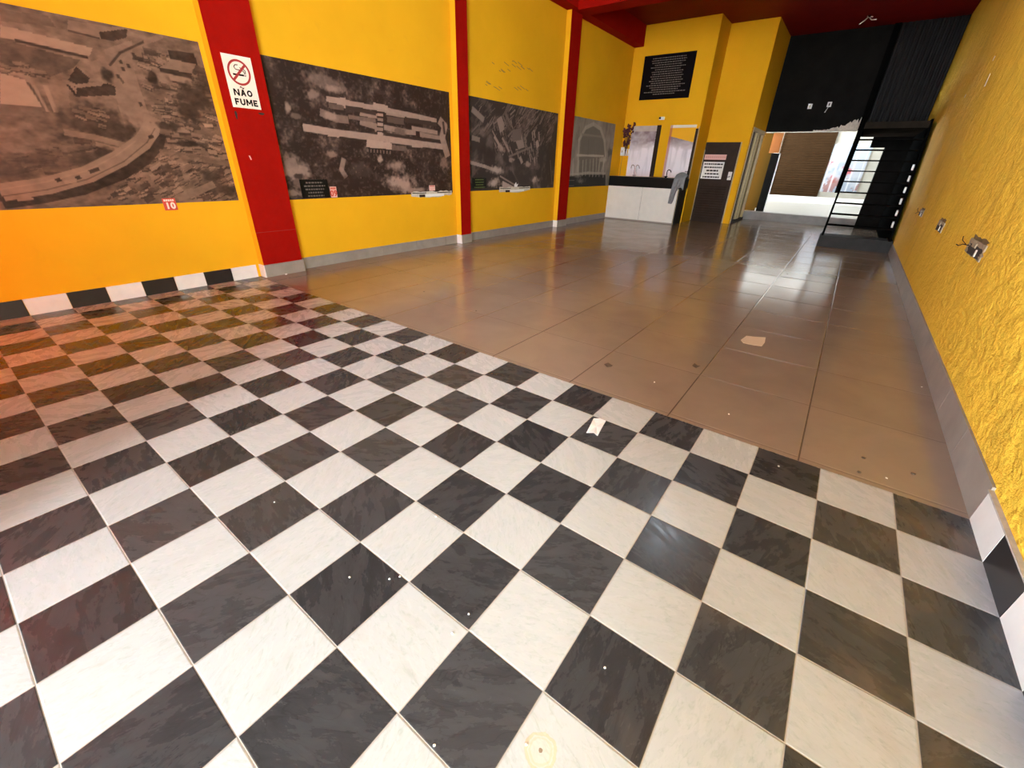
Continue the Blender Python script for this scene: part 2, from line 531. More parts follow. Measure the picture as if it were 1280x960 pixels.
b = MB()
y = 0.0
while y < 9.0:
    y1 = min(y + .60, 9.0)
    b.prism([(xr(y) - .012, y), (xr(y1) - .012, y1 - .003), (xr(y1), y1 - .003), (xr(y), y)], 2, 0, .192); y += .60
struct(b.build('baseboard_right', M_grey))

b = MB()
for (u0, v0), (u1, v1), wd in (((1237, 92), (1230, 108), .012), ((1243, 70), (1240, 76), .008), ((1206, 118), (1204, 122), .010)):
    P = []
    for u, v in ((u0, v0), (u1, v1)):
        d = RX * ((u - 640) / FPX) + RY * ((v - 480) / FPX) + RZ
        k = (xr(5) - CAM.x) / d.x; P.append((CAM.y + d.y * k, CAM.z + d.z * k))
    (ya, za), (yb, zb) = P
    x = xr((ya + yb) / 2)
    b.prism([(ya - wd, za), (ya + wd, za), (yb + wd, zb), (yb - wd, zb)], 0, x - .004, x + .01)
struct(b.build('trim_7', M_cream))

# ------------------------------------------------------------------ pillars
def pillar(y0, y1, label):
    p = thing('pillar', label, 'pillar', (XL, (y0 + y1) / 2, 0), 'red and yellow wall pillars')
    part(MB().box((XL + .001, y0, 0), (XP, y1, ZB), faces=[0, 0, 1, 0, 1, 0]), 'shaft', [M_red, M_yel], p)
    b = MB()
    b.box((XL + .001, y0 - .012, 0), (XP + .012, y0, .155), 1)
    b.box((XP, y0, 0), (XP + .012, y1, .155), 0)
    b.box((XL + .001, y1, 0), (XP + .012, y1 + .012, .155), 0)
    part(b, 'skirting', [M_grey, M_white_tile], p)
    return p
p1 = pillar(.05, .565, 'wide red pillar with a no smoking sign, by the checkered floor')
part(MB().box((XP - .001, .05, .548), (XP + .002, .565, .554)), 'paint_joint', M_joint, p1)
b = MB()
for y, z, ry, rz in ((.155, 1.80, .012, .042), (.44, 1.835, .035, .012)):
    pts = [(y + ry * math.cos(a) * (1 + .2 * math.sin(3 * a)), z + rz * math.sin(a)) for a in [i * 2 * math.pi / 14 for i in range(14)]]
    b.prism(pts, 0, XP, XP + .0015)
part(b, 'chipped_paint', M_hole, p1)
b = MB()
b.prism([(.185, 1.40), (.20, 1.40), (.21, 1.36), (.198, 1.355)], 0, XP, XP + .0015)
part(b, 'chipped_paint', M_pink, p1)
pillar(3.775, 4.05, 'narrow red pillar between two dark aerial murals')
pillar(7.31, 7.77, 'red pillar next to the arch mural, farthest from the checkered floor')

# ------------------------------------------------------------------ printed murals
def ray(u, v):
    return RX * ((u - 640) / FPX) + RY * ((v - 480) / FPX) + RZ
def wl(u, v, X=XL + .01):
    d = ray(u, v); s = (X - CAM.x) / d.x
    return (CAM.y + d.y * s, CAM.z + d.z * s)
def wb(u, v, Y=YW1 - .01):
    d = ray(u, v); s = (Y - CAM.y) / d.y
    return (CAM.x + d.x * s, CAM.z + d.z * s)

class Canvas:
    """a picture printed on a sheet: ink values on a fine grid"""
    def __init__(self, a0, a1, z0, z1, step, base, seed):
        self.na = int((a1 - a0) / step) + 1; self.nz = int((z1 - z0) / step) + 1
        self.a = np.linspace(a0, a1, self.na); self.z = np.linspace(z0, z1, self.nz)
        self.A, self.Z = np.meshgrid(self.a, self.z)
        self.G = np.full(self.A.shape, float(base))
        self.r = np.random.RandomState(seed)
        self.a0, self.z0 = a0, z0
        self.conv = wl
    def noise(self, fa, fz, octaves=4):
        tot = np.zeros_like(self.G); amp = 1; s = 0
        for o in range(octaves):
            ga = self.r.rand(64, 64)
            x = (self.A - self.a0) * fa * 2 ** o; y = (self.Z - self.z0) * fz * 2 ** o
            xi = np.floor(x).astype(int); yi = np.floor(y).astype(int); fx = x - xi; fy = y - yi
            fx = fx * fx * (3 - 2 * fx); fy = fy * fy * (3 - 2 * fy)
            g = lambda i, j: ga[i % 64, j % 64]
            tot += amp * ((g(yi, xi) * (1 - fx) + g(yi, xi + 1) * fx) * (1 - fy) + (g(yi + 1, xi) * (1 - fx) + g(yi + 1, xi + 1) * fx) * fy)
            s += amp; amp *= .55
        return tot / s
    def _poly(self, P):
        ins = np.zeros(self.G.shape, bool)
        n = len(P)
        for i in range(n):
            (x0, y0), (x1, y1) = P[i], P[(i + 1) % n]
            if abs(y1 - y0) < 1e-9: continue
            c = ((self.Z < y0) != (self.Z < y1)) & (self.A < (x1 - x0) * (self.Z - y0) / (y1 - y0) + x0)
            ins ^= c
        return ins
    def polyw(self, P, val, alpha=1.0):
        m = self._poly(P); self.G[m] = self.G[m] * (1 - alpha) + val * alpha
    def poly(self, px, val, alpha=1.0): self.polyw([self.conv(*p) for p in px], val, alpha)
    def line(self, px, width, val, alpha=1.0, world=False):
        P = px if world else [self.conv(*p) for p in px]
        for (x0, y0), (x1, y1) in zip(P, P[1:]):
            dx, dy = x1 - x0, y1 - y0; L = dx * dx + dy * dy + 1e-12
            tt = ((self.A - x0) * dx + (self.Z - y0) * dy) / L
            t = np.clip(tt, 0, 1)
            d = np.hypot(self.A - x0 - t * dx, self.Z - y0 - t * dy)
            if (x0, y0) == tuple(P[0]): d = np.where(tt < 0, 9.0, d)
            if (x1, y1) == tuple(P[-1]): d = np.where(tt > 1, 9.0, d)      # square ends
            k = np.clip((width / 2 - d) / .006 + .5, 0, 1) * alpha
            self.G = self.G * (1 - k) + val * k
    def blob(self, px, rx, rz, val, alpha=1.0, soft=.5):
        x, y = self.conv(*px)
        d = np.hypot((self.A - x) / rx, (self.Z - y) / rz) + (self.noise(9, 9, 3) - .5) * .9 + (self.noise(24, 24, 2) - .5) * .7
        k = np.clip((1 - d) / soft, 0, 1) * alpha
        self.G = self.G * (1 - k) + val * k
    def rects(self, px, n, lo, hi, smin, smax, ang=0.3, flat=.5):
        P = [self.conv(*p) for p in px]; m = self._poly(P)
        idx = np.argwhere(m)
        for _ in range(n):
            i, j = idx[self.r.randint(len(idx))]
            x, y = self.a[j], self.z[i]; s = self.r.uniform(smin, smax); h = s * self.r.uniform(.25, 1) * flat
            th = ang + self.r.uniform(-.25, .25); c, q = math.cos(th), math.sin(th)
            R = [(x + c * u - q * v, y + q * u + c * v) for u, v in ((-s, -h), (s, -h), (s, h), (-s, h))]
            v = self.r.uniform(lo, hi)
            self.polyw([(u + .004, w - h * .9) for u, w in R], .10, .7)
            self.polyw(R, v, .85)
    def mesh(self, name, dark, light, place, ink=None):
        G = np.clip(self.G, 0, 1); G = G * G * (3 - 2 * G) * .55 + G * .45
        col = np.array(dark)[None, None] * (1 - G[..., None]) + np.array(light)[None, None] * G[..., None]
        if ink is not None: col = ink(self, col)
        na, nz = self.na, self.nz
        V = np.array([place(0, 0)] * 1)
        co = np.zeros((nz * na, 3))
        pa = place(self.A.ravel(), self.Z.ravel())
        for k in range(3): co[:, k] = pa[k]
        me = bpy.data.meshes.new(name)
        i = np.arange(nz - 1)[:, None] * na + np.arange(na - 1)[None]
        F = np.stack([i, i + 1, i + na + 1, i + na], -1).reshape(-1, 4)
        me.from_pydata(co.tolist(), [], F.tolist())
        ca = me.color_attributes.new('ink', 'FLOAT_COLOR', 'POINT')
        ca.data.foreach_set('color', np.concatenate([col.reshape(-1, 3), np.ones((nz * na, 1))], 1).astype(np.float32).ravel())
        me.materials.append(M_print)
        return me
M_print = print_mat('printed_vinyl', .5)

def mural(cv, label, dark, light, name='wall_mural', thick=.006):
    y0, y1, z0, z1 = cv.a[0], cv.a[-1], cv.z[0], cv.z[-1]
    root = thing(name, label, 'mural', (XL, (y0 + y1) / 2, z0), 'aerial photograph murals' if 'aerial' in label else None)
    part(MB().box((XL, y0, z0), (XL + thick - .001, y1, z1)), 'backing', M_ink, root)
    me = cv.mesh('print', dark, light, lambda a, z: (a * 0 + thick, a - (y0 + y1) / 2, z - z0))
    o = bpy.data.objects.new('print', me); C.objects.link(o); o.parent = root
    return root

# --- 1: motorway curve through a town
c = Canvas(-3.2, .0, .92, 2.43, .008, .42, 11)
c.G += (c.noise(3, 5) - .5) * .45 + (c.noise(14, 24, 3) - .5) * .40
c.rects([(160, 62), (248, 66), (292, 235), (205, 175), (182, 110)], 210, .22, .70, .02, .065, -.15)
c.rects([(130, 252), (200, 180), (296, 215), (296, 248)], 230, .15, .74, .015, .05, .35)
c.rects([(0, 190), (120, 170), (150, 195), (0, 235)], 60, .22, .45, .03, .10, .05, .3)
c.poly([(0, 12), (60, 20), (70, 34), (0, 26)], .30, .7)
c.poly([(85, 25), (150, 35), (143, 50), (120, 48), (84, 37)], .55, .8)
c.line([(85, 38), (125, 48)], .012, .15)
c.poly([(124, 40), (160, 36), (158, 47), (143, 51), (126, 48)], .14)
c.poly([(0, 55), (18, 53), (100, 75), (92, 85), (62, 97), (40, 92), (0, 82)], .22, .85)
c.rects([(0, 70), (40, 80), (60, 96), (0, 88)], 20, .3, .55, .015, .04, -.2)
c.poly([(0, 31), (116, 60), (112, 70), (0, 46)], .74)
c.line([(18, 50), (60, 60), (110, 72)], .022, .10)
c.poly([(0, 91), (32, 100), (53, 134), (0, 130)], .80)
c.poly([(0, 130), (53, 134), (55, 146), (0, 143)], .36)
c.line([(34, 102), (58, 137)], .02, .25); c.line([(42, 106), (60, 140)], .02, .6)
c.line([(56, 106), (70, 140)], .03, .62)
c.poly([(60, 100), (85, 100), (88, 140), (70, 140)], .5, .6)
c.poly([(130, 62), (165, 50), (166, 80), (178, 120), (196, 168), (176, 186), (158, 165), (146, 125)], .53)
c.poly([(112, 78), (160, 58), (200, 42), (205, 48), (165, 62), (140, 85), (116, 92)], .50)
c.line([(137, 82), (150, 66), (180, 52)], .018, .16)
c.poly([(85, 100), (95, 83), (113, 98), (108, 105), (95, 105)], .08)
c.poly([(82, 105), (95, 121), (145, 119), (144, 108), (134, 104), (100, 110)], .11)
c.poly([(100, 105), (128, 102), (128, 107), (100, 109)], .52)
c.poly([(87, 106), (96, 110), (96, 118)], .62)
c.blob((133, 93), .05, .06, .12)
c.blob((118, 148), .26, .13, .15, .9); c.blob((140, 163), .22, .10, .14, .9); c.blob((105, 140), .16, .05, .2, .8)
c.rects([(95, 130), (135, 135), (130, 160), (100, 150)], 14, .35, .55, .02, .05, -.3)
c.line([(80, 165), (120, 172), (158, 182)], .05, .52); c.line([(120, 180), (150, 188)], .04, .55)
c.blob((130, 190), .09, .08, .12); c.blob((105, 198), .10, .07, .16)
c.blob((5, 215), .25, .12, .15, .8); c.blob((70, 200), .5, .08, .22, .7)
c.line([(0, 250), (50, 243), (100, 233), (150, 214), (178, 196), (194, 178), (197, 165)], .15, .09)
c.line([(0, 241), (60, 232), (110, 218), (150, 198), (178, 178), (189, 162), (191, 146)], .135, .60)
c.line([(0, 237), (60, 227), (110, 213), (146, 194), (170, 176)], .008, .75, .7)
c.line([(0, 246), (60, 237), (110, 224), (155, 202), (184, 178), (194, 160)], .008, .22, .8)
for q in ((112, 215), (118, 213), (70, 226), (186, 172), (95, 223)): c.line([q, (q[0] + 6, q[1] - 2)], .03, .12)
c.line([(20, 248), (40, 246)], .05, .6); c.line([(80, 228), (95, 226)], .03, .7)
for q in ((150, 75), (153, 84), (147, 93), (175, 128), (167, 160), (160, 80), (166, 66)): c.line([q, (q[0] + 2, q[1] + 5)], .025, .14)
c.line([(212, 70), (245, 74)], .10, .09); c.line([(200, 86), (240, 95)], .05, .09)
c.poly([(200, 84), (214, 74), (245, 80), (240, 92)], .50); c.line([(212, 96), (240, 103)], .05, .62); c.line([(190, 107), (222, 114)], .02, .15)
c.blob((246, 122), .24, .14, .12); c.blob((238, 140), .14, .14, .11); c.blob((190, 97), .06, .08, .1)
c.blob((255, 105), .14, .12, .16, .8); c.blob((213, 157), .14, .05, .13); c.blob((238, 180), .2, .03, .10)
c.blob((262, 220), .15, .08, .12, .9); c.blob((272, 235), .2, .08, .15, .8); c.blob((290, 240), .1, .1, .13)
c.line([(222, 248), (250, 238), (268, 230)], .07, .52); c.line([(200, 190), (290, 205)], .06, .40, .7)
c.line([(255, 157), (266, 157)], .03, .85)
c.line([(150, 97), (155, 104)], .02, .2)
c.G += (c.noise(18, 26, 3) - .5) * .22 + (c.noise(5, 5, 3) - .5) * .10
mural(c, 'brown aerial photograph mural of a curving motorway, beside the wide red pillar', (.016, .008, .005), (.34, .215, .145))

# --- 2: long parallel college-like blocks among dark trees
c = Canvas(.575, 3.69, .90, 2.43, .0085, .06, 5)
nz = c.noise(6, 7, 5)
c.G += np.clip(nz - .50, 0, 1) * .9 * np.clip(c.noise(22, 24, 3) * 2.4 - .6, 0, 1.6) + np.clip(c.noise(30, 32, 2) - .60, 0, 1) * .5
c.blob((405, 103), .35, .10, .42, .7); c.blob((415, 110), .16, .05, .55); c.blob((392, 118), .12, .06, .45)
c.blob((360, 135), .05, .07, .5); c.blob((370, 145), .10, .04, .3)
c.poly([(408, 120), (475, 133), (488, 135), (488, 142), (470, 138), (408, 127)], .62)
c.poly([(418, 122), (432, 122), (434, 136), (424, 135)], .66)
c.poly([(411, 129), (430, 132), (430, 138), (411, 135)], .28)
c.poly([(467, 128), (485, 132), (485, 138), (466, 135)], .68)
c.line([(485, 139), (515, 145), (546, 152)], .085, .62)
c.poly([(450, 138), (472, 142), (472, 148), (450, 145)], .55)
c.line([(432, 134), (470, 142)], .05, .12)
c.poly([(484, 145), (505, 148), (505, 156), (484, 153)], .24); c.line([(483, 142), (505, 146)], .03, .55)
c.poly([(506, 146), (546, 153), (546, 158), (506, 153)], .12)
c.line([(400, 140), (420, 148), (436, 150)], .09, .42, .9); c.blob((412, 145), .12, .06, .55)
c.line([(450, 152), (470, 158), (472, 164)], .08, .50)
c.line([(436, 146), (470, 151)], .05, .35)
for k in range(5):
    y = 141 + k * 6
    c.poly([(472, y), (479, y + 1), (479, y + 5), (472, y + 4)], .70 if k % 2 == 0 else .5)
    c.line([(471, y + 5), (480, y + 6)], .02, .08)
c.line([(480, 159), (510, 165), (520, 166)], .07, .55); c.blob((500, 164), .14, .07, .32)
c.line([(515, 160), (547, 166)], .06, .55); c.line([(525, 168), (550, 173)], .07, .50); c.line([(530, 174), (550, 177)], .05, .10)
c.line([(483, 168), (530, 176)], .05, .10)
c.line([(379, 159), (420, 166), (470, 172), (520, 179), (558, 184)], .085, .66)
c.line([(420, 171), (470, 178)], .025, .08); c.line([(480, 180), (520, 186)], .025, .08)
c.poly([(410, 164), (425, 166), (424, 172), (410, 170)], .64)
c.poly([(459, 174), (490, 179), (490, 187), (458, 184)], .74)
for k in range(8): c.line([(460 + 4 * k, 186 + .4 * k), (460 + 4 * k, 190 + .4 * k)], .02, .40)
c.poly([(490, 181), (508, 183), (508, 189), (490, 188)], .3); c.poly([(515, 180), (530, 182), (528, 185), (515, 184)], .7)
c.line([(549, 150), (556, 158), (553, 172), (560, 196)], .13, .56, .9); c.line([(554, 152), (556, 168)], .05, .15)
c.blob((495, 208), .20, .11, .60, .9, .8); c.blob((502, 229), .34, .15, .70, .95, .7); c.blob((520, 237), .3, .05, .6, .9)
c.blob((475, 200), .05, .07, .7); c.line([(430, 198), (427, 212), (433, 222)], .07, .58, .8); c.blob((415, 193), .14, .04, .5, .8)
c.blob((450, 212), .22, .12, .22, .6); c.blob((455, 215), .08, .08, .12)
c.blob((365, 205), .16, .12, .45, .9); c.blob((372, 215), .24, .10, .55, .9); c.blob((360, 222), .09, .04, .12); c.blob((374, 221), .08, .04, .12)
c.blob((385, 232), .25, .10, .40, .7); c.blob((366, 242), .16, .05, .5, .8); c.blob((350, 190), .05, .1, .4, .8)
c.blob((535, 205), .4, .28, .08, .45, .8); c.blob((555, 202), .12, .14, .5, .7)
c.blob((440, 225), .5, .1, .08, .5, .8)
c.rects([(440, 190), (560, 205), (560, 232), (440, 225)], 60, .3, .5, .006, .016, 1.3, .4)
c.G += (c.noise(30, 30, 2) - .5) * .10 * (c.G > .25)
mural(c, 'dark aerial photograph mural of long parallel white buildings among trees', (.012, .005, .004), (.46, .31, .245))

# --- 3: streaky industrial district
c = Canvas(4.16, 7.22, .91, 2.44, .012, .10, 9)
s1 = c.noise(5, 5, 5)
c.G += np.clip(s1 - .52, 0, 1) * .8
c.rects([(590, 125), (695, 142), (690, 185), (590, 165)], 120, .16, .42, .04, .13, .7, .22)
c.rects([(615, 150), (650, 150), (650, 195), (618, 190)], 60, .2, .55, .03, .10, -1.0, .25)
c.rects([(655, 165), (675, 165), (672, 210), (650, 210)], 40, .25, .6, .03, .10, -1.15, .3)
c.line([(624, 147), (628, 164)], .16, .48); c.line([(590, 136), (605, 150)], .10, .42); c.line([(632, 142), (640, 158)], .06, .3)
c.poly([(642, 168), (652, 166), (656, 184), (645, 188)], .48); c.poly([(638, 178), (645, 177), (648, 186), (642, 187)], .12)
c.poly([(641, 162), (652, 160), (652, 175), (640, 177)], .30); c.line([(636, 196), (664, 184)], .04, .35)
c.line([(671, 176), (673, 184)], .10, .6); c.line([(650, 196), (653, 204)], .08, .55); c.blob((660, 205), .12, .06, .55); c.blob((640, 200), .12, .05, .5)
c.blob((627, 186), .16, .08, .60, .9); c.line([(618, 170), (628, 188)], .06, .55); c.line([(628, 172), (637, 190)], .05, .5)
c.line([(590, 172), (600, 175)], .08, .45, .9); c.blob((610, 190), .5, .12, .07, .6, .7)
c.line([(588, 203), (606, 208), (622, 214)], .06, .62, .8); c.blob((620, 213), .30, .09, .74, .95, .7); c.blob((618, 228), .22, .10, .80, .95, .8)
c.line([(625, 220), (645, 232)], .03, .6, .8); c.poly([(628, 226), (646, 235), (628, 237)], .8, .9)
c.blob((668, 225), .20, .11, .75, .95, .8); c.line([(640, 212), (650, 232)], .04, .28, .8); c.blob((670, 208), .2, .08, .25, .7)
c.poly([(640, 200), (672, 214), (662, 232), (645, 232)], .14, .6)
c.blob((685, 200), .35, .4, .08, .5, .7); c.line([(688, 200), (690, 228)], .03, .35, .6)
c.rects([(640, 130), (695, 140), (690, 160), (640, 150)], 40, .3, .5, .03, .12, .75, .15)
mural(c, 'dark streaky aerial photograph mural of an industrial district, between the narrow and far red pillars', (.010, .005, .005), (.50, .38, .32))

# --- 4: faded picture of an arched doorway
c = Canvas(7.775, 10.33, .90, 2.46, .014, .42, 4)
c.G += (c.noise(2, 3) - .5) * .25 + (c.noise(9, 2.5, 4) - .5) * .25
y0, zt = wl(736, 160)
c.poly([(724, 195), (727, 172), (733, 161), (742, 157), (750, 163), (754, 175), (756, 195), (752, 222), (722, 225)], .27, .85)
c.line([(722, 215), (724, 175), (732, 160), (742, 155), (751, 161), (756, 176), (757, 195), (752, 215)], .09, .62, .7)
c.line([(727, 168), (753, 171)], .05, .40, .8); c.line([(721, 194), (755, 195)], .05, .72, .9)
c.line([(736, 174), (735, 194)], .03, .22, .6); c.line([(745, 174), (744, 194)], .03, .34, .6)
c.blob((763, 190), .20, .14, .16, .8); c.blob((753, 200), .3, .08, .68, .7)
c.line([(715, 200), (716, 222)], .06, .62, .6); c.line([(723, 198), (722, 222)], .05, .62, .6); c.line([(750, 200), (747, 220)], .06, .66, .6)
c.poly([(710, 219), (757, 218), (757, 234), (710, 236)], .02)
c.blob((726, 226), .3, .08, .40, .7, .8); c.blob((722, 220), .3, .05, .5, .6, .8)
c.blob((718, 160), .4, .2, .5, .5)
for u in (713, 717, 724, 729, 733, 738, 742, 746, 750, 755):
    c.line([(u, 196 + u % 5), (u - 1, 219 + u % 4)], .05, .55 + .04 * (u % 6), .6)
c.line([(712, 219), (735, 216), (757, 217)], .06, .7, .6)
mural(c, 'faded photograph mural of an arched doorway beside the counter', (.015, .013, .012), (.60, .53, .43))

# --- captions, stickers and broken wall boxes below the murals
def caption(y0, y1, z0, z1, label, nlines, m):
    r = thing('caption_board', label, 'caption', (XL + .006, (y0 + y1) / 2, z0), 'black mural caption boards')
    bd = part(MB().box((XL + .006, y0, z0), (XL + .014, y1, z1), bev=.002), 'board', M_granite, r)
    rr = random.Random(int(y0 * 100)); h = z1 - z0
    for k in range(nlines):
        b = MB(); z = z1 - h * (.18 + .72 * k / max(1, nlines - 1)) ; L = (y1 - y0) * rr.uniform(.26, .40); cy = (y0 + y1) / 2
        y = cy - L
        while y < cy + L:                         # short word-like dashes
            wv = rr.uniform(.015, .04); b.box((XL + .014, y, z - .009), (XL + .0148, min(y + wv, cy + L), z + .009)); y += wv + .01
        part(b, 'text_line', m, bd)
caption(.80, 1.205, .914, 1.14, 'black caption board with pale lines of text on the parallel buildings mural', 5, mat('pale_lettering', (.11, .095, .08), .6))
caption(4.235, 4.655, .955, 1.14, 'black caption board with greenish text on the industrial district mural', 4, mat('green_lettering', (.10, .14, .04), .6))
caption(7.79, 8.30, .92, 1.09, 'small black caption board on the arch mural beside the far pillar', 2, M_greytext)

def sticker(y0, y1, z0, z1, num, label, pale=False):
    r = thing('number_sticker', label, 'sticker', (XL + .007, (y0 + y1) / 2, z0))
    m0, m1 = (M_pink, M_sticker) if pale else (M_sticker, M_signwhite)
    part(MB().box((XL + .0065, y0, z0), (XL + .008, y1, z1)), 'label_sheet', m0, r)
    b = MB(); h = z1 - z0; wv = y1 - y0
    for k in range(5): b.box((XL + .008, y0 + wv * (.10 + .16 * k), z1 - h * .24), (XL + .0085, y0 + wv * (.23 + .16 * k), z1 - h * .08))
    part(b, 'small_lettering', m1, r)
    if num: text_mesh('numeral', num, h * .72, m1, r, (XL + .0082, (y0 + y1) / 2, z0 + h * .36), (0, 1, 0), (0, 0, 1), .0006, .004)
sticker(-.765, -.645, .850, .968, '10', 'red sticker with white number 10 on the lower edge of the motorway mural')
sticker(1.225, 1.325, .905, 1.045, '09', 'red and white number sticker beside the pale text caption board', True)
sticker(3.11, 3.25, .945, 1.03, '', 'pale pink sticker above a broken wall box near the narrow pillar', True)

def wall_box(y0, y1, z0, z1, label, seed):
    r = thing('broken_wall_box', label, 'wall box', (XL, (y0 + y1) / 2, z0), 'broken wall boxes under the murals')
    rr = random.Random(seed)
    top = [(y0 + (y1 - y0) * i / 14, z1 + rr.uniform(-.012, .012)) for i in range(15)]
    bot = [(y1 - (y1 - y0) * i / 14 + 0, z0 + .03 * abs(i - 7) / 7 + rr.uniform(-.008, .012)) for i in range(15)]
    part(MB().prism(top + bot, 0, XL, XL + .010), 'bare_plaster', M_offwhite, r)
    L = y1 - y0
    b = MB()
    b.box((XL + .010, y0 + .18 * L, z0 + .015), (XL + .030, y0 + .30 * L, z0 + .055), bev=.003)
    part(b, 'socket', M_hole, r)
    part(MB().box((XL + .010, y0 + .32 * L, z0 + .018), (XL + .026, y0 + .78 * L, z0 + .058), bev=.004), 'cover_plate', M_white, r)
    b = MB()
    b.tube([(XL + .016, y0 + .02 * L, z1 - .015), (XL + .03, y0 + .2 * L, z1 - .025), (XL + .016, y0 + .34 * L, z1 - .02)], .006, 6)
    part(b, 'cable', M_ink, r)
    part(MB().box((XL + .010, y0 + .62 * L, z1 - .03), (XL + .02, y0 + .97 * L, z1 - .018)), 'dark_strip', M_ink, r)
wall_box(2.70, 3.66, .835, .935, 'broken wall box with loose cable, under the parallel buildings mural', 1)
wall_box(5.08, 6.20, .845, .955, 'broken wall box with torn plaster, under the industrial district mural', 2)
tag(MB().prism([(5.60, .955), (5.60, 1.0), (5.66, 1.05), (5.68, 1.0), (5.74, 1.02), (5.70, .955)], 0, XL + .007, XL + .010).build('torn_paper', M_white),
    'torn scrap of white paper stuck on the industrial district mural', 'paper scrap')

# faint scratches on the yellow wall over the industrial mural
b = MB()
rr = random.Random(5)
for k in range(26):
    u = rr.uniform(607, 665); v = rr.uniform(76, 110) if k > 8 else rr.choice([72 + (u - 607) * .25, 104 + (u - 607) * .15])
    y, z = wl(u, v); L = rr.uniform(.03, .16)
    b.prism([(y, z), (y + L, z - L * .25), (y + L, z - L * .25 + .012), (y, z + .012)], 0, XL, XL + .001)
struct(b.build('trim_5', mat('pencil_scuff', (.34, .19, .03), .8)))

# ------------------------------------------------------------------ no smoking sign
sg = thing('no_smoking_sign', 'white no smoking sign on the wide red pillar, black words under a red ring', 'sign', (XP, .295, 1.875))
part(MB().box((XP, .143, 1.875), (XP + .004, .447, 2.357), bev=.001), 'panel', M_signwhite, sg)
b = MB()
cy, cz, R1, R0 = .292, 2.205, .118, .098
n = 48
ring = [[b.bm.verts.new((XP + .0052, cy + r * math.cos(2*math.pi*k/n), cz + r * math.sin(2*math.pi*k/n))) for k in range(n)] for r in (R0, R1)]
for k in range(n): b.bm.faces.new((ring[0][k], ring[1][k], ring[1][(k+1) % n], ring[0][(k+1) % n]))
s = .072
b.prism([(cy - s - .008, cz - s + .008), (cy - s + .008, cz - s - .008), (cy + s + .008, cz + s - .008), (cy + s - .008, cz + s + .008)], 0, XP + .004, XP + .0058)
part(b, 'prohibition_ring', M_sred, sg)
b = MB()
b.box((XP + .004, cy - .070, cz - .030), (XP + .005, cy + .045, cz - .013))
b.box((XP + .004, cy + .050, cz - .030), (XP + .005, cy + .056, cz - .013)); b.box((XP + .004, cy + .061, cz - .030), (XP + .005, cy + .066, cz - .013))
def smoke(px):
    for (ya, za), (yb, zb) in zip(px, px[1:]):
        d = Vector((yb - ya, zb - za)).normalized() * .004
        b.prism([(ya - d.y, za + d.x), (ya + d.y, za - d.x), (yb + d.y, zb - d.x), (yb - d.y, zb + d.x)], 0, XP + .004, XP + .005)
smoke([(cy + .053, cz - .008), (cy + .050, cz + .015), (cy + .02, cz + .022), (cy - .03, cz + .025), (cy - .045, cz + .045), (cy - .03, cz + .065), (cy, cz + .068)])
smoke([(cy + .064, cz - .008), (cy + .066, cz + .025), (cy + .04, cz + .038), (cy + .015, cz + .045)])
part(b, 'cigarette', M_ink, sg)
def letters(word, yc, z0, w_, h, st_, gap):
    """heavy block capitals from straight strokes and rounded bowls"""
    widths = {'M': w_ * 1.25, 'N': w_ * 1.05, 'E': w_ * .85, 'F': w_ * .82}
    tot = sum(widths.get(ch, w_) for ch in word) + gap * (len(word) - 1)
    y = yc - tot / 2
    for ch in word:
        W = widths.get(ch, w_); b = MB(); x0, x1 = XP + .004, XP + .0052
        P = lambda pts: b.prism([(y + p * W, z0 + q * h) for p, q in pts], 0, x0, x1)
        sw, sh_ = st_ / W, st_ / h
        if ch in 'NMFE': P([(0, 0), (sw, 0), (sw, 1), (0, 1)])
        if ch in 'NM': P([(1 - sw, 0), (1, 0), (1, 1), (1 - sw, 1)])
        if ch == 'N': P([(0, 1), (sw * 1.1, 1), (1, 0), (1 - sw * 1.1, 0)])
        if ch == 'M':
            P([(0, 1), (sw * 1.1, 1), (.5 + sw * .5, .25), (.5 - sw * .5, .25)]); P([(1, 1), (1 - sw * 1.1, 1), (.5 - sw * .5, .25), (.5 + sw * .5, .25)])
        if ch in 'FE':
            P([(0, 1 - sh_), (1, 1 - sh_), (1, 1), (0, 1)]); P([(0, .5 - sh_ / 2), (.88, .5 - sh_ / 2), (.88, .5 + sh_ / 2), (0, .5 + sh_ / 2)])
        if ch == 'E': P([(0, 0), (1, 0), (1, sh_), (0, sh_)])
        if ch == 'A':
            P([(0, 0), (sw * 1.1, 0), (.5 + sw * .5, 1), (.5 - sw * .5, 1)]); P([(1, 0), (1 - sw * 1.1, 0), (.5 - sw * .5, 1), (.5 + sw * .5, 1)])
            P([(.2, .22), (.8, .22), (.8, .22 + sh_ * .9), (.2, .22 + sh_ * .9)])
        if ch in 'OU':
            a0, a1 = (0, 2 * math.pi) if ch == 'O' else (math.pi, 2 * math.pi)
            cy0, ry = (.5, .5) if ch == 'O' else (.42, .42)
            for k in range(20):
                t0, t1 = a0 + (a1 - a0) * k / 20, a0 + (a1 - a0) * (k + 1) / 20
                P([(.5 + .5 * math.cos(t0), cy0 + ry * math.sin(t0)), (.5 + .5 * math.cos(t1), cy0 + ry * math.sin(t1)),
                   (.5 + (.5 - sw) * math.cos(t1), cy0 + (ry - sh_) * math.sin(t1)), (.5 + (.5 - sw) * math.cos(t0), cy0 + (ry - sh_) * math.sin(t0))])
            if ch == 'U':
                P([(0, .42), (sw, .42), (sw, 1), (0, 1)]); P([(1 - sw, .42), (1, .42), (1, 1), (1 - sw, 1)])
        part(b, 'letter', M_ink, sg)
        y += W + gap
letters('NAO', .284, 1.988, .058, .062, .0155, .010)
letters('FUME', .298, 1.900, .054, .062, .0155, .010)
b = MB()
tl = [(.262 + .044 * i / 10, 2.066 + .007 * math.sin(i / 10 * 2 * math.pi)) for i in range(11)]
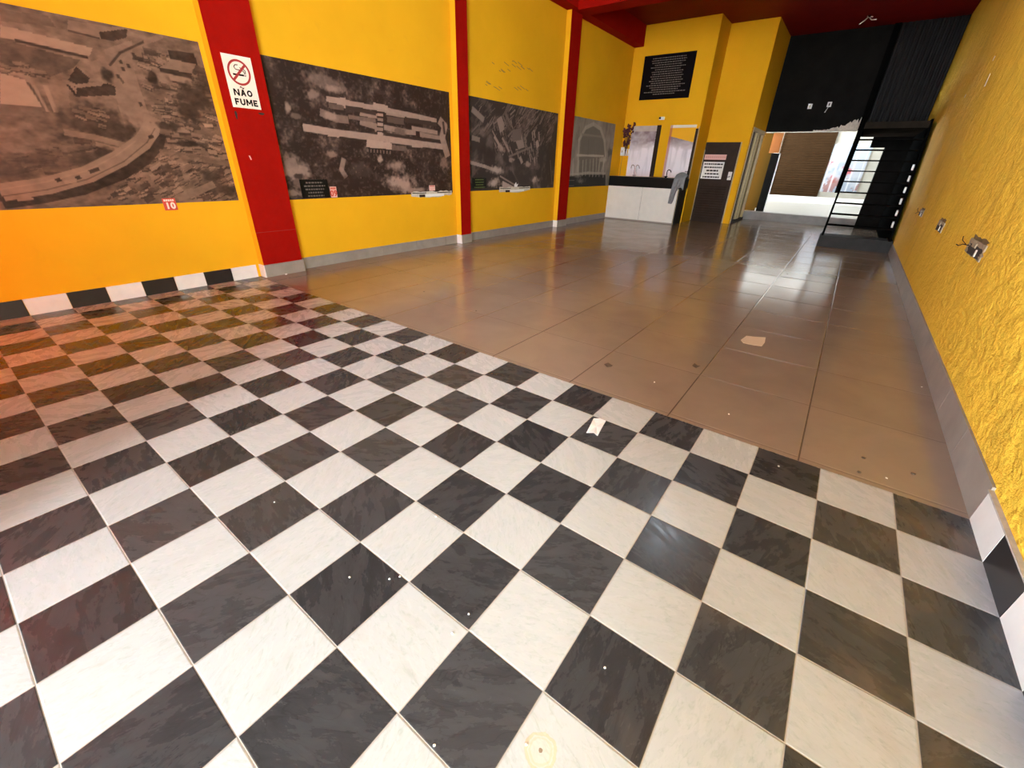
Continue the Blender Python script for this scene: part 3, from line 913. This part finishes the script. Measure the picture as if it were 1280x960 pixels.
b.prism([(y, z + .005) for y, z in tl] + [(y, z - .005) for y, z in tl[::-1]], 0, XP + .004, XP + .0056)
part(b, 'tilde', M_ink, sg)

# ------------------------------------------------------------------ counter alcove
ct = thing('counter', 'cream fronted bar counter with thick black stone top against the yellow wall', 'counter', (-3.67, 10.65, 0))
CY = 10.35
part(MB().box((XL + .01, CY + .02, 0), (-2.66, YW1 - .002, .90)), 'body', M_brown, ct)
part(MB().box((XL + .01, CY, .03), (-3.665, CY + .02, .905), bev=.003), 'front_panel', M_cream, ct)
part(MB().box((-3.655, CY, .03), (-2.65, CY + .02, .905), bev=.003), 'front_panel', M_cream, ct)
part(MB().box((XL + .01, CY, 0), (-2.65, CY + .02, .03)), 'plinth', M_grey, ct)
part(MB().box((-2.65, CY - .01, 0), (-2.60, YW1 - .002, .905), bev=.003), 'end_panel', M_granite, ct)
part(MB().box((XL + .01, CY - .03, .905), (-2.582, YW1 - .002, 1.165), bev=.006), 'stone_top', M_granite, ct)
part(MB().box((-2.64, CY - .02, .0), (-2.628, CY - .01, .9)), 'edge_strip', M_alu, ct)

# mirror panels above the counter, their reflections painted into the colour
def painted_mirror(a0, a1, name, label, seed, topband):
    c = Canvas(a0, a1, 1.17, 2.45, .014, .5, seed)
    st = c.noise(14, 1.6, 4); cl = c.noise(3.5, 4, 4)
    f = (c.Z - 1.17) / 1.28
    def ink(cv, col):
        white = np.array((.86, .83, .84)); mauve = np.array((.26, .19, .20)); pink = np.array((.80, .60, .58)); yel = np.array(YEL)
        low = white * (1 - .35 * np.clip(st[..., None] * 2 - .9, 0, 1)) * np.array((1, .97, .99))
        up = mauve + (np.array((.62, .56, .56)) - mauve) * np.clip(cl[..., None] * 2.4 - .75, 0, 1)
        k = np.clip((f + (cl - .5) * .35 - .56) / .10, 0, 1)[..., None]
        col = low * (1 - k) + up * k
        k2 = np.clip((.16 - f) / .16, 0, 1)[..., None] * .6
        col = col * (1 - k2) + pink * k2
        if topband:
            kt = (f + .12 * (c.A - a0) / (a1 - a0) > .80)[..., None] * 1.0
            col = col * (1 - kt) + yel * kt
            kt = (f > .955)[..., None] * 1.0
            col = col * (1 - kt) + np.array((.78, .70, .58)) * kt
            kb = (c.A < a0 + .06)[..., None] * 1.0
            col = col * (1 - kb * .7) + np.array((.42, .13, .08)) * kb * .7
        else:
            kt = (f > .90)[..., None] * .6
            col = col * (1 - kt) + np.array((.60, .52, .42)) * kt
        return col
    r = thing(name, label, 'wall panel', ((a0 + a1) / 2, YW1, 1.17), 'mirror panels with painted reflections above the counter')
    part(MB().box((a0, YW1 - .019, 1.17), (a1, YW1, 2.45)), 'backing', M_white, r)
    me = c.mesh('print', (0, 0, 0), (1, 1, 1), lambda a, z: (a - (a0 + a1) / 2, a * 0 - .02, z - 1.17), ink)
    o = bpy.data.objects.new('print', me); C.objects.link(o); o.parent = r
painted_mirror(-4.47, -3.74, 'mirror_panel', 'mirror panel with pale streaked painted reflection nearer the corner above the counter', 21, False)
painted_mirror(-3.36, -2.67, 'mirror_panel', 'mirror panel with pale streaked painted reflection and yellow top band above the counter end with the cloth', 22, True)
solo(MB().box((-3.735, YW1 - .035, 1.17), (-3.62, YW1, 2.46), bev=.004), 'wall_post', M_brown, 'dark brown upright post between the two streaked panels', 'post', (-3.68, YW1, 1.17))
solo(MB().box((-2.665, YW1 - .04, 1.17), (-2.60, YW1, 2.36), bev=.004), 'wall_post', M_brown, 'dark brown upright post at the wall corner behind the grey cloth', 'post', (-2.63, YW1, 1.17))
solo(MB().box((-2.60, YW1 - .03, 1.17), (-2.582, YW1, 2.40)), 'edge_strip', M_alu, 'thin pale metal strip on the yellow wall corner above the counter', 'strip', (-2.59, YW1, 1.17))

# black board with lines of text
pq = thing('text_board', 'large black board with many grey lines of text high on the yellow wall', 'board', (-3.71, YW1, 3.06))
bd = part(MB().box((-4.39, YW1 - .025, 3.065), (-3.025, YW1 - .002, 4.052), bev=.004), 'board', mat('board_black', (.006, .004, .005), .7, spec=.05), pq)
rr = random.Random(8)
nl = 17
for k in range(nl):
    b = MB(); z = 3.975 - k * (.84 / nl)
    L = (.44, .46, .44, .36, .46, .34, .42, .40, .44, .40, .46, .40, .52, .42, .36, .56, .30)[k]
    x = -3.71 - L
    while x < -3.71 + L:
        wv = rr.uniform(.02, .07); x1 = min(x + wv, -3.71 + L)
        b.box((x, YW1 - .0262, z - .010), (x1, YW1 - .025, z + .010)); x = x1 + .014
    part(b, 'text_line', M_greytext, bd)

# sensor, switch, flower spray, taps, cloth
sn = thing('wall_sensor', 'small white sensor box under the black text board', 'sensor', (-3.66, YW1, 2.60))
part(MB().box((-3.72, YW1 - .04, 2.585), (-3.57, YW1, 2.655), bev=.008), 'case', M_white, sn)
part(MB().box((-3.72, YW1 - .046, 2.60), (-3.665, YW1 - .04, 2.65), bev=.002), 'eye', M_hole, sn)
sw = thing('switch_box', 'white switch box in the yellow corner above the counter', 'switch', (-4.69, YW1, 1.70))
part(MB().box((-4.725, YW1 - .05, 1.70), (-4.62, YW1, 1.92), bev=.006), 'case', M_white, sw)
part(MB().box((-4.69, YW1 - .055, 1.78), (-4.66, YW1 - .05, 1.84)), 'rocker', M_alu, sw)
part(MB().tube([(-4.672, YW1 - .01, 1.70), (-4.672, YW1 - .01, 1.40), (-4.67, YW1 - .01, 1.17)], .008, 6), 'cable_duct', M_khaki, sw)
fl = thing('dried_flower_spray', 'dark red dried flower spray hung in the corner above the counter', 'flowers', (-4.55, YW1 - .05, 1.70))
b = MB(); b2 = MB(); rr = random.Random(14)
for k in range(9):
    x1 = -4.60 + rr.uniform(-.12, .22); z1 = rr.uniform(2.0, 2.55)
    p = [(-4.56, YW1 - .04, 1.72), (-4.57 + (x1 + 4.57) * .4, YW1 - .07, (1.72 + z1) / 2), (x1, YW1 - .05, z1)]
    b.tube(p, [.008, .006, .004], 5)
    for q in range(5):
        f = .45 + .13 * q
        c0 = Vector(p[1]).lerp(Vector(p[2]), f) if f < 1 else Vector(p[2])
        for s in range(3):
            d = Vector((rr.uniform(-1, 1), rr.uniform(-.6, 0), rr.uniform(-.4, 1))).normalized() * rr.uniform(.045, .08)
            sd_ = d.cross(Vector((0, 1, .2))).normalized() * .03
            b2.quad([c0, c0 + d * .5 + sd_, c0 + d, c0 + d * .5 - sd_])
part(b, 'stems', M_leaf, fl)
part(b2, 'petals', M_flower, fl)
b = MB()
for k in range(3): b.tube([(-4.60 + .06 * k, YW1 - .05, 1.70), (-4.59 + .06 * k, YW1 - .05, 1.88)], [.022, .014], 8)
part(b, 'holder_tubes', M_white, fl)
def tap(x, y, h, m, label, twin):
    r = thing('gooseneck_tap', label, 'tap', (x, y, 1.165))
    part(MB().tube([(x, y, 1.165), (x, y, 1.19)], [.035, .028], 12), 'base', m, r)
    for s in ((-1, 1) if twin else (1,)):
        pts = [(x + s * .015, y, 1.18)] + [(x + s * (.015 + .055 * (1 - math.cos(a))), y - .03 * math.sin(a), 1.165 + h * .7 + h * .3 * math.sin(a)) for a in [i * math.pi / 8 for i in range(9)]]
        part(MB().tube(pts, .011, 8), 'spout', m, r)
    part(MB().tube([(x - .05, y, 1.20), (x + .05, y, 1.20)], .009, 8), 'handle', m, r)
tap(-4.05, 10.55, .30, M_faucet, 'pinkish twin gooseneck tap in the middle of the black counter top', True)
tap(-3.14, 10.60, .20, M_steel, 'dark gooseneck tap on the counter near the grey cloth', False)
# grey cloth over the corner of the counter, with a black pot under it
bm = bmesh.new()
nx, ny = 14, 30
grid = []
for j in range(ny):
    s = j / (ny - 1)
    for i in range(nx):
        u = i / (nx - 1)
        x = -2.80 + .30 * u
        wob = .018 * math.sin(u * 14 + j * .25)
        if s < .30: y = 10.55 - .19 * (s / .3) + wob * .2; z = 1.185 + .13 * math.sin(min(1, s / .3 + .0) * math.pi * .9) * (.5 + .5 * math.sin(u * math.pi))
        else:
            k = (s - .30) / .70; y = CY - .045 + wob * (.4 + k) ; z = 1.19 - k * (.66 if u < .42 else .34 + .10 * math.sin(u * 6))
            x = -2.80 + .30 * u - .05 * k * (1 - 2 * u) * .5 - .04 * k
        grid.append(bm.verts.new((x, y, z)))
for j in range(ny - 1):
    for i in range(nx - 1):
        f = bm.faces.new((grid[j*nx+i], grid[j*nx+i+1], grid[(j+1)*nx+i+1], grid[(j+1)*nx+i])); f.smooth = True
cl = MB(); cl.bm.free(); cl.bm = bm
o = solo(cl, 'cleaning_cloth', M_cloth, 'grey cloth hanging over the end of the black counter top', 'cloth', (-2.65, CY - .04, 1.17))
sol = o.modifiers.new('thickness', 'SOLIDIFY'); sol.thickness = .008
o.modifiers.new('smooth', 'SUBSURF').levels = 1
pot = thing('black_pot', 'small round black pot at the counter end wrapped by the grey cloth', 'pot', (-2.62, 10.66, 1.165))
part(MB().tube([(-2.63, 10.68, 1.165), (-2.63, 10.68, 1.19), (-2.63, 10.68, 1.26), (-2.63, 10.68, 1.28)], [.045, .05, .05, .047], 16), 'bowl', M_ink, pot)
part(MB().tube([(-2.68, 10.68, 1.27), (-2.66, 10.68, 1.34), (-2.60, 10.68, 1.34), (-2.58, 10.68, 1.27)], .008, 8), 'handle', M_ink, pot)

# ------------------------------------------------------------------ brown door with notices
DX0, DX1, DY = -2.575, -1.665, YW2 - .03
dr = thing('brown_door', 'dark brown metal door with louvred lower half and white notice', 'door', ((DX0 + DX1) / 2, DY, 0))
part(MB().box((DX0, DY, .0), (DX1, DY + .04, 2.088), bev=.004), 'leaf', M_brown, dr)
b = MB()
for k in range(13):
    z = .14 + k * .066
    b.prism([(DY, z), (DY - .012, z + .008), (DY, z + .054)], 0, DX0 + .09, DX1 - .09)
part(b, 'louvres', M_brown, dr)
b = MB()
b.box((DX1, DY - .015, 0), (DX1 + .022, DY + .05, 2.09)); b.box((DX0 - .004, DY - .012, .02), (DX0 + .012, DY, 1.9))
part(b, 'frame_strip', M_alu, dr)
ht = MB().box((-1.80, DY - .01, 1.15), (-1.70, DY, 1.36), bev=.003)
hp = part(ht, 'lock_plate', M_white, dr)
b = MB(); b.tube([(-1.735, DY - .01, 1.24), (-1.735, DY - .05, 1.24), (-1.785, DY - .055, 1.225)], .008, 8)
part(b, 'handle', M_ink, hp)
s1 = thing('door_notice', 'narrow pinkish notice strip on top of the brown door', 'notice', (-2.27, DY, 1.66))
part(MB().box((-2.60 + .06, DY - .004, 1.655), (-1.955, DY - .0005, 1.785)), 'sheet', M_pink, s1)
b = MB(); rr = random.Random(4); x = -2.50
while x < -2.0: b.box((x, DY - .0046, 1.70), (x + .035, DY - .004, 1.74)); x += .055
part(b, 'lettering', mat('rose_lettering', (.62, .30, .26), .6), s1)
s2 = thing('door_notice', 'white notice with five black lines on the brown door', 'notice', (-2.25, DY, 1.165))
bd = part(MB().box((-2.535, DY - .004, 1.165), (-1.965, DY - .0005, 1.60)), 'sheet', M_white, s2)
for k, (L, h) in enumerate(((.25, .022), (.24, .022), (.16, .026), (.19, .022), (.23, .024))):
    b = MB(); z = 1.548 - k * .083; x = -2.25 - L
    while x < -2.25 + L:
        wv = rr.uniform(.03, .09); b.box((x, DY - .0048, z - h), (min(x + wv, -2.25 + L), DY - .004, z + h * .6)); x += wv + .014
    part(b, 'text_line', M_ink, bd)

# ------------------------------------------------------------------ framed partition on the return wall
XS = -1.47
pt = thing('sliding_door', 'tall khaki sliding door with pale upright frames beside the brown door', 'door', (XS, 12.95, 0))
b = MB()
b.box((XS - .10, 12.05, .24 * 0), (XS - .06, YBK - .03, 2.42))
part(b, 'panel', M_khaki, pt)
b = MB(); b.box((XS - .06, 12.02, 2.36), (XS + .02, YBK - .03, 2.45)); part(b, 'head_rail', M_alu, pt)
for y, wv, dx, m in ((12.03, .05, .015, M_alu), (12.38, .06, -.02, M_brown), (12.80, .10, .0, M_alu), (13.02, .05, .01, M_alu), (13.36, .07, -.02, M_khaki), (13.72, .06, .01, M_alu)):
    part(MB().box((XS - .06, y, .0), (XS + dx, y + wv, 2.36), bev=.003), 'stile', m, pt)
part(MB().box((XS - .06, 12.05, 0), (XS + .02, YBK - .03, .06)), 'sill', M_brown, pt)

# ------------------------------------------------------------------ back opening: door leaf, shutter, poster, outlets
dl = thing('door_leaf', 'narrow black door leaf with a white edge standing in the back opening', 'door', (-1.05, YBK + .36, .235))
part(MB().box((-1.19, YBK + .34, .235), (-.965, YBK + .38, 1.90), bev=.003), 'leaf', M_black, dl)
part(MB().box((-.965, YBK + .335, .235), (-.935, YBK + .385, 1.90), bev=.002), 'edge', M_white, dl)
part(MB().box((-1.225, YBK + .335, .235), (-1.19, YBK + .385, .33), bev=.002), 'stop', M_white, dl)
solo(MB().box((-1.27, YBK + .32, 1.91), (-1.00, YBK + .40, 2.6)), 'orange_post', M_orange, 'orange painted block above the narrow black door leaf', 'block', (-1.13, YBK + .36, 1.91))
SY = 21.0
sh = thing('roller_shutter', 'brown slatted roller shutter across the bright back room', 'shutter', (-1.0, SY - .05, .5))
b = MB()
z = .56
prof = []
while z < 2.92:
    prof += [(SY - .05, z), (SY - .075, z + .03), (SY - .05, z + .085)]; z += .09
prof += [(SY - .01, z), (SY - .01, .56)]
b.prism(prof, 0, -1.84, .0)
part(b, 'slats', M_shutter, sh)
part(MB().box((-1.84, SY - .07, .49), (.0, SY - .01, .56), bev=.004), 'bottom_bar', M_shutter, sh)
part(MB().box((-1.86, SY - .09, .50), (-1.80, SY - .002, 3.0)), 'guide_rail', M_shutter, sh)
part(MB().box((-.04, SY - .09, .50), (.02, SY - .002, 3.0)), 'guide_rail', M_shutter, sh)
struct(MB().box((-1.9, SY - .10, .235), (3.0, SY, .49)).build('trim_6', mat('white_kerb', (.46, .44, .40), .5, var=.08)))
c = Canvas(.03, 1.30, .70, 2.45, .03, .5, 31)
c.conv = lambda u, v: wb(u, v, SY - .06)
nA = c.noise(2.2, 2.0, 4); nB = c.noise(2.8, 2.6, 4)
def pink_(cv, col):
    f = (c.Z - .7) / 1.75
    col = np.ones(col.shape) * np.array((.52, .54, .58))
    k = np.clip((nA - .5) * 9, 0, 1)[..., None] * .8; col = col * (1 - k) + np.array((.30, .36, .44)) * k
    k = (np.clip((nB - .55) * 10, 0, 1) * (np.abs(f - .42) < .22))[..., None]; col = col * (1 - k) + np.array((.55, .12, .14)) * k
    k = np.clip((.22 - np.abs(f - .12)) * 10 * (nB > .45), 0, 1)[..., None] * .8; col = col * (1 - k) + np.array((.36, .13, .10)) * k
    k = np.clip((f - .72) * 8, 0, 1)[..., None] * .6; col = col * (1 - k) + np.array((.55, .72, .86)) * k
    k = (np.sin(c.A * 22) > .85)[..., None] * .6; col = col * (1 - k) + np.array((.85, .85, .85)) * k
    return col * .36
ps = thing('poster', 'bright blurry poster in blue, white and red beside the brown shutter', 'poster', (.66, SY, .70))
part(MB().box((.03, SY - .055, .70), (1.30, SY - .002, 2.45)), 'backing', M_white, ps)
me = c.mesh('print', (0, 0, 0), (1, 1, 1), lambda a, z: (a - .66, a * 0 - .06, z - .70), pink_)
o = bpy.data.objects.new('print', me); C.objects.link(o); o.parent = ps
for x, z, lab, hang in ((-.506, 3.058, 'white outlet plate on the black wall, nearer the yellow wall', False), (-.055, 3.085, 'white outlet plate on the black wall with a plug hanging below', True)):
    r = thing('outlet_plate', lab, 'outlet', (x, YBK, z), 'outlet plates on the black wall')
    part(MB().box((x - .05, YBK - .012, z - .06), (x + .05, YBK, z + .06), bev=.003), 'plate', M_white, r)
    part(MB().box((x - .014, YBK - .015, z - .03), (x + .014, YBK - .012, z + .03), bev=.001), 'socket', M_alu if not hang else M_hole, r)
    if hang:
        part(MB().tube([(x, YBK - .02, z - .05), (x - .02, YBK - .03, z - .11), (x - .05, YBK - .03, z - .19)], [.006, .006, .012], 6), 'plug', M_white, r)

# ------------------------------------------------------------------ staircase
st = thing('staircase', 'steep black steel staircase with open risers against the rough yellow wall', 'staircase', (1.5, 9.1, 0))
SX0 = .93
def sy(z): return 9.2 + .9 * (z - .35)
part(MB().box((.90, 9.06, 0), (xr(9.5) - .002, 9.55, .225), bev=.006), 'bottom_step', M_conc, st)
z1 = 2.45
dz = .12
def stringer(xa, xb):
    return MB().prism([(sy(.225) - .05, .225), (sy(.225) + .16, .225), (sy(2.15) + .16, 2.15), (YBK - .03, 2.30), (YBK - .03, 2.46), (sy(2.46) - .05, 2.46)], 0, xa, xb)
part(stringer(SX0, SX0 + .035), 'stringer', M_steel, st)
part(stringer(2.06, 2.095), 'stringer', M_steel, st)
part(MB().prism([(sy(1.02), 1.02), (sy(1.02) + .02, 1.22), (sy(2.46) + .02, 2.66), (sy(2.46) + .26, 2.66), (sy(2.40) + .16, 2.40), (sy(1.02) + .12, 1.06)], 0, SX0 - .055, SX0 - .002), 'handrail', M_steel, st)
for k in range(9):
    z = .432 + .207 * k
    b = MB(); b.box((SX0 + .035, sy(z) - .04, z - .024), (2.06, sy(z) + .20, z), bev=.003)
    part(b, 'tread', M_tread, st)
part(MB().box((SX0 + .035, sy(2.3), 2.295), (2.06, YBK - .03, 2.42)), 'landing', mat('dark_landing_sheet', (.022, .017, .013), .9, var=.3, vscale=3, spec=0), st)
part(MB().prism([(9.56, .002), (9.56, .25), (sy(.225) + .02, .25), (sy(2.3) + .1, 2.30), (YBK - .03, 2.30), (YBK - .03, .002)], 0, 2.045, 2.055), 'dark_wall_sheet', M_steel, st)  # thin black sheet standing in for the dark wall below the stairs
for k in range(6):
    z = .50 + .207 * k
    part(MB().prism([(sy(z) - .04, z - .04), (sy(z) + .05, z - .02), (sy(z) + .07, z + .07), (sy(z) - .02, z + .05)], 0, 2.02, 2.05), 'glint_patch', M_white, st)  # pale patches painting the light glints beside the treads

# ------------------------------------------------------------------ broken outlets on the rough wall
def broken(y, z, wy, hz, label, seed, wire):
    X = xr(y)
    r = thing('broken_outlet', label, 'outlet', (X, y, z), 'broken outlets on the rough wall')
    rr = random.Random(seed)
    def ringpts(fy, fz, jit):
        out = []
        for i in range(24):
            a = 2 * math.pi * i / 24; cx, sz = math.cos(a), math.sin(a)
            q = max(abs(cx), abs(sz)); out.append((y + fy * cx / q * (1 + rr.uniform(-jit, jit)), z + fz * sz / q * (1 + rr.uniform(-jit, jit))))
        return out
    soot = [(yy, zz + hz * .30) for yy, zz in ringpts(wy * .46, hz * .46, .14)]
    part(MB().prism(soot, 0, X - .0015, X + .01), 'soot', M_dirt, r)
    part(MB().prism(ringpts(wy * .50, hz * .5, .10), 0, X - .010, X + .01), 'bare_plaster', M_rim, r)
    part(MB().prism([(yy - wy * .02, zz - hz * .12) for yy, zz in ringpts(wy * .40, hz * .34, .16)], 0, X - .0125, X), 'cavity', M_hole, r)
    b = MB()
    b.box((X - .02, y - wy * .05, z + hz * .05), (X - .008, y + wy * .18, z + hz * .38), bev=.003)
    part(b, 'socket_remains', M_rim, r)
    part(MB().box((X - .02, y - wy * .22, z - hz * .40), (X - .008, y - wy * .17, z + hz * .05), bev=.002), 'socket_tab', M_offwhite, r)
    if wire:
        part(MB().tube([(X - .01, y + wy * .4, z), (X - .03, y + wy * .62, z - .005), (X - .035, y + wy * .80, z - .03), (X - .03, y + wy * 1.05, z - .035)], .004, 6), 'wire', M_ink, r)
        part(MB().tube([(X - .02, y + wy * .55, z), (X - .035, y + wy * .72, z + .02), (X - .03, y + wy * .85, z + .045)], .003, 6), 'wire', M_ink, r)
broken(2.47, .90, .56, .11, 'largest broken outlet with loose wires on the rough yellow wall', 1, True)
broken(4.55, .895, .42, .105, 'middle broken outlet with a pale plaster rim on the rough yellow wall', 2, False)
broken(6.75, .90, .42, .09, 'small dark broken outlet on the rough yellow wall, nearest the staircase', 3, True)

# ------------------------------------------------------------------ things lying on the floor
def scrap(name, outline, z, m, label, cat, curl, group=None, fold=0.0):
    bm = bmesh.new()
    cx = sum(p[0] for p in outline) / len(outline); cy_ = sum(p[1] for p in outline) / len(outline)
    ctr = bm.verts.new((cx, cy_, z + curl * .4))
    vs = [bm.verts.new((x, y, z + (curl if i % 2 else 0))) for i, (x, y) in enumerate(outline)]
    for i in range(len(vs)): bm.faces.new((ctr, vs[i], vs[(i + 1) % len(vs)]))
    mb = MB(); mb.bm.free(); mb.bm = bm
    o = solo(mb, name, m, label, cat, (cx, cy_, 0), group)
    s = o.modifiers.new('thickness', 'SOLIDIFY'); s.thickness = .0015; s.offset = 1
    return o
def fp(u, v, z=0.0):
    d = ray(u, v); s = (z - CAM.z) / d.z
    return (CAM.x + d.x * s, CAM.y + d.y * s)
scrap('paper_scrap', [fp(*q) for q in ((742, 523), (750, 524), (757.5, 526), (752, 536), (747, 545), (742, 542), (733, 541), (738, 532))], .001, M_paper, 'crumpled white paper scrap on a black floor tile', 'paper scrap', .006)
scrap('card_scrap', [fp(*q) for q in ((926, 425), (933, 420), (943, 421), (957, 422), (956, 428), (952, 433), (940, 431), (929, 429))], .001, M_card, 'flat beige card scrap on the beige tiles', 'card', .002)
scrap('dry_leaf', [fp(*q) for q in ((755, 455), (760, 454.5), (766, 457), (764, 459.5), (759, 459), (756, 457.5))], .001, M_leaf, 'dark curled leaf on the beige tiles near the paper scrap', 'leaf', .008)
scrap('dry_leaf', [fp(*q) for q in ((865, 457), (868, 455), (872, 457), (875, 458.5), (870, 460), (866, 459))], .001, M_leaf, 'dark leaf on the beige tiles beside a long joint, nearer the card scrap', 'leaf', .008)
def pebble(u, v, r, m, label, group):
    x, y = fp(u, v); b = MB()
    bmesh.ops.create_icosphere(b.bm, subdivisions=1, radius=r)
    rr = random.Random(int(u * 7 + v))
    for vv in b.bm.verts: vv.co = vv.co * rr.uniform(.75, 1.2); vv.co.z = max(0, vv.co.z * .6 + r * .5)
    o = b.build('grit', m); o.location = (x, y, 0)
    tag(o, label, 'grit', group)
for u, v in ((1074, 591), (1141, 593), (1079, 573), (530, 365), (595, 389)):
    pebble(u, v, .010, M_leaf, 'dark speck of grit on the beige tiles', 'dark grit on the beige tiles')
for u, v in ((973, 583), (818, 478), (1108, 598), (911, 518), (1152, 484)):
    pebble(u, v, .006, M_offwhite, 'pale speck of grit on the floor', 'pale grit on the floor')
for u, v in ((545, 646), (586, 768), (500, 721), (437, 722), (487, 724), (566, 792), (343, 628), (658, 931), (543, 932), (756, 835)):
    pebble(u, v, .0045, M_white, 'white crumb lying on a black floor tile', 'white crumbs on the black tiles')
pebble(358, 343.5, .016, M_white, 'white lump of plaster at the foot of the wide red pillar', None)

# ------------------------------------------------------------------ ceiling fittings
cw = thing('ceiling_wires', 'stripped pale wires dangling from the dark red ceiling before the black wall', 'wires', (.27, 12.8, CEIL))
part(MB().tube([(.27, 12.8, CEIL), (.25, 12.8, CEIL - .03)], [.04, .035], 10), 'rose', M_brown, cw)
part(MB().tube([(.25, 12.8, CEIL - .03), (.20, 12.75, CEIL - .10), (.12, 12.7, CEIL - .17)], .012, 6), 'wire', M_white, cw)
part(MB().tube([(.26, 12.8, CEIL - .03), (.33, 12.75, CEIL - .10), (.43, 12.72, CEIL - .11)], .012, 6), 'wire', M_white, cw)
part(MB().tube([(.22, 12.8, CEIL - .01), (.34, 12.8, CEIL - .04)], .010, 6), 'wire', M_white, cw)
LAMPS = [(.24, 3.97)]
for i, (x, y) in enumerate(LAMPS):
    lp = thing('ceiling_lamp', 'round white ceiling lamp over the middle of the room', 'lamp', (x, y, CEIL))
    part(MB().tube([(x, y, CEIL), (x, y, CEIL - .05)], [.11, .11], 24), 'housing', M_white, lp)
    part(MB().tube([(x, y, CEIL - .05), (x, y, CEIL - .08), (x, y, CEIL - .095)], [.085, .075, .04], 24), 'diffuser', M_lampglass, lp)
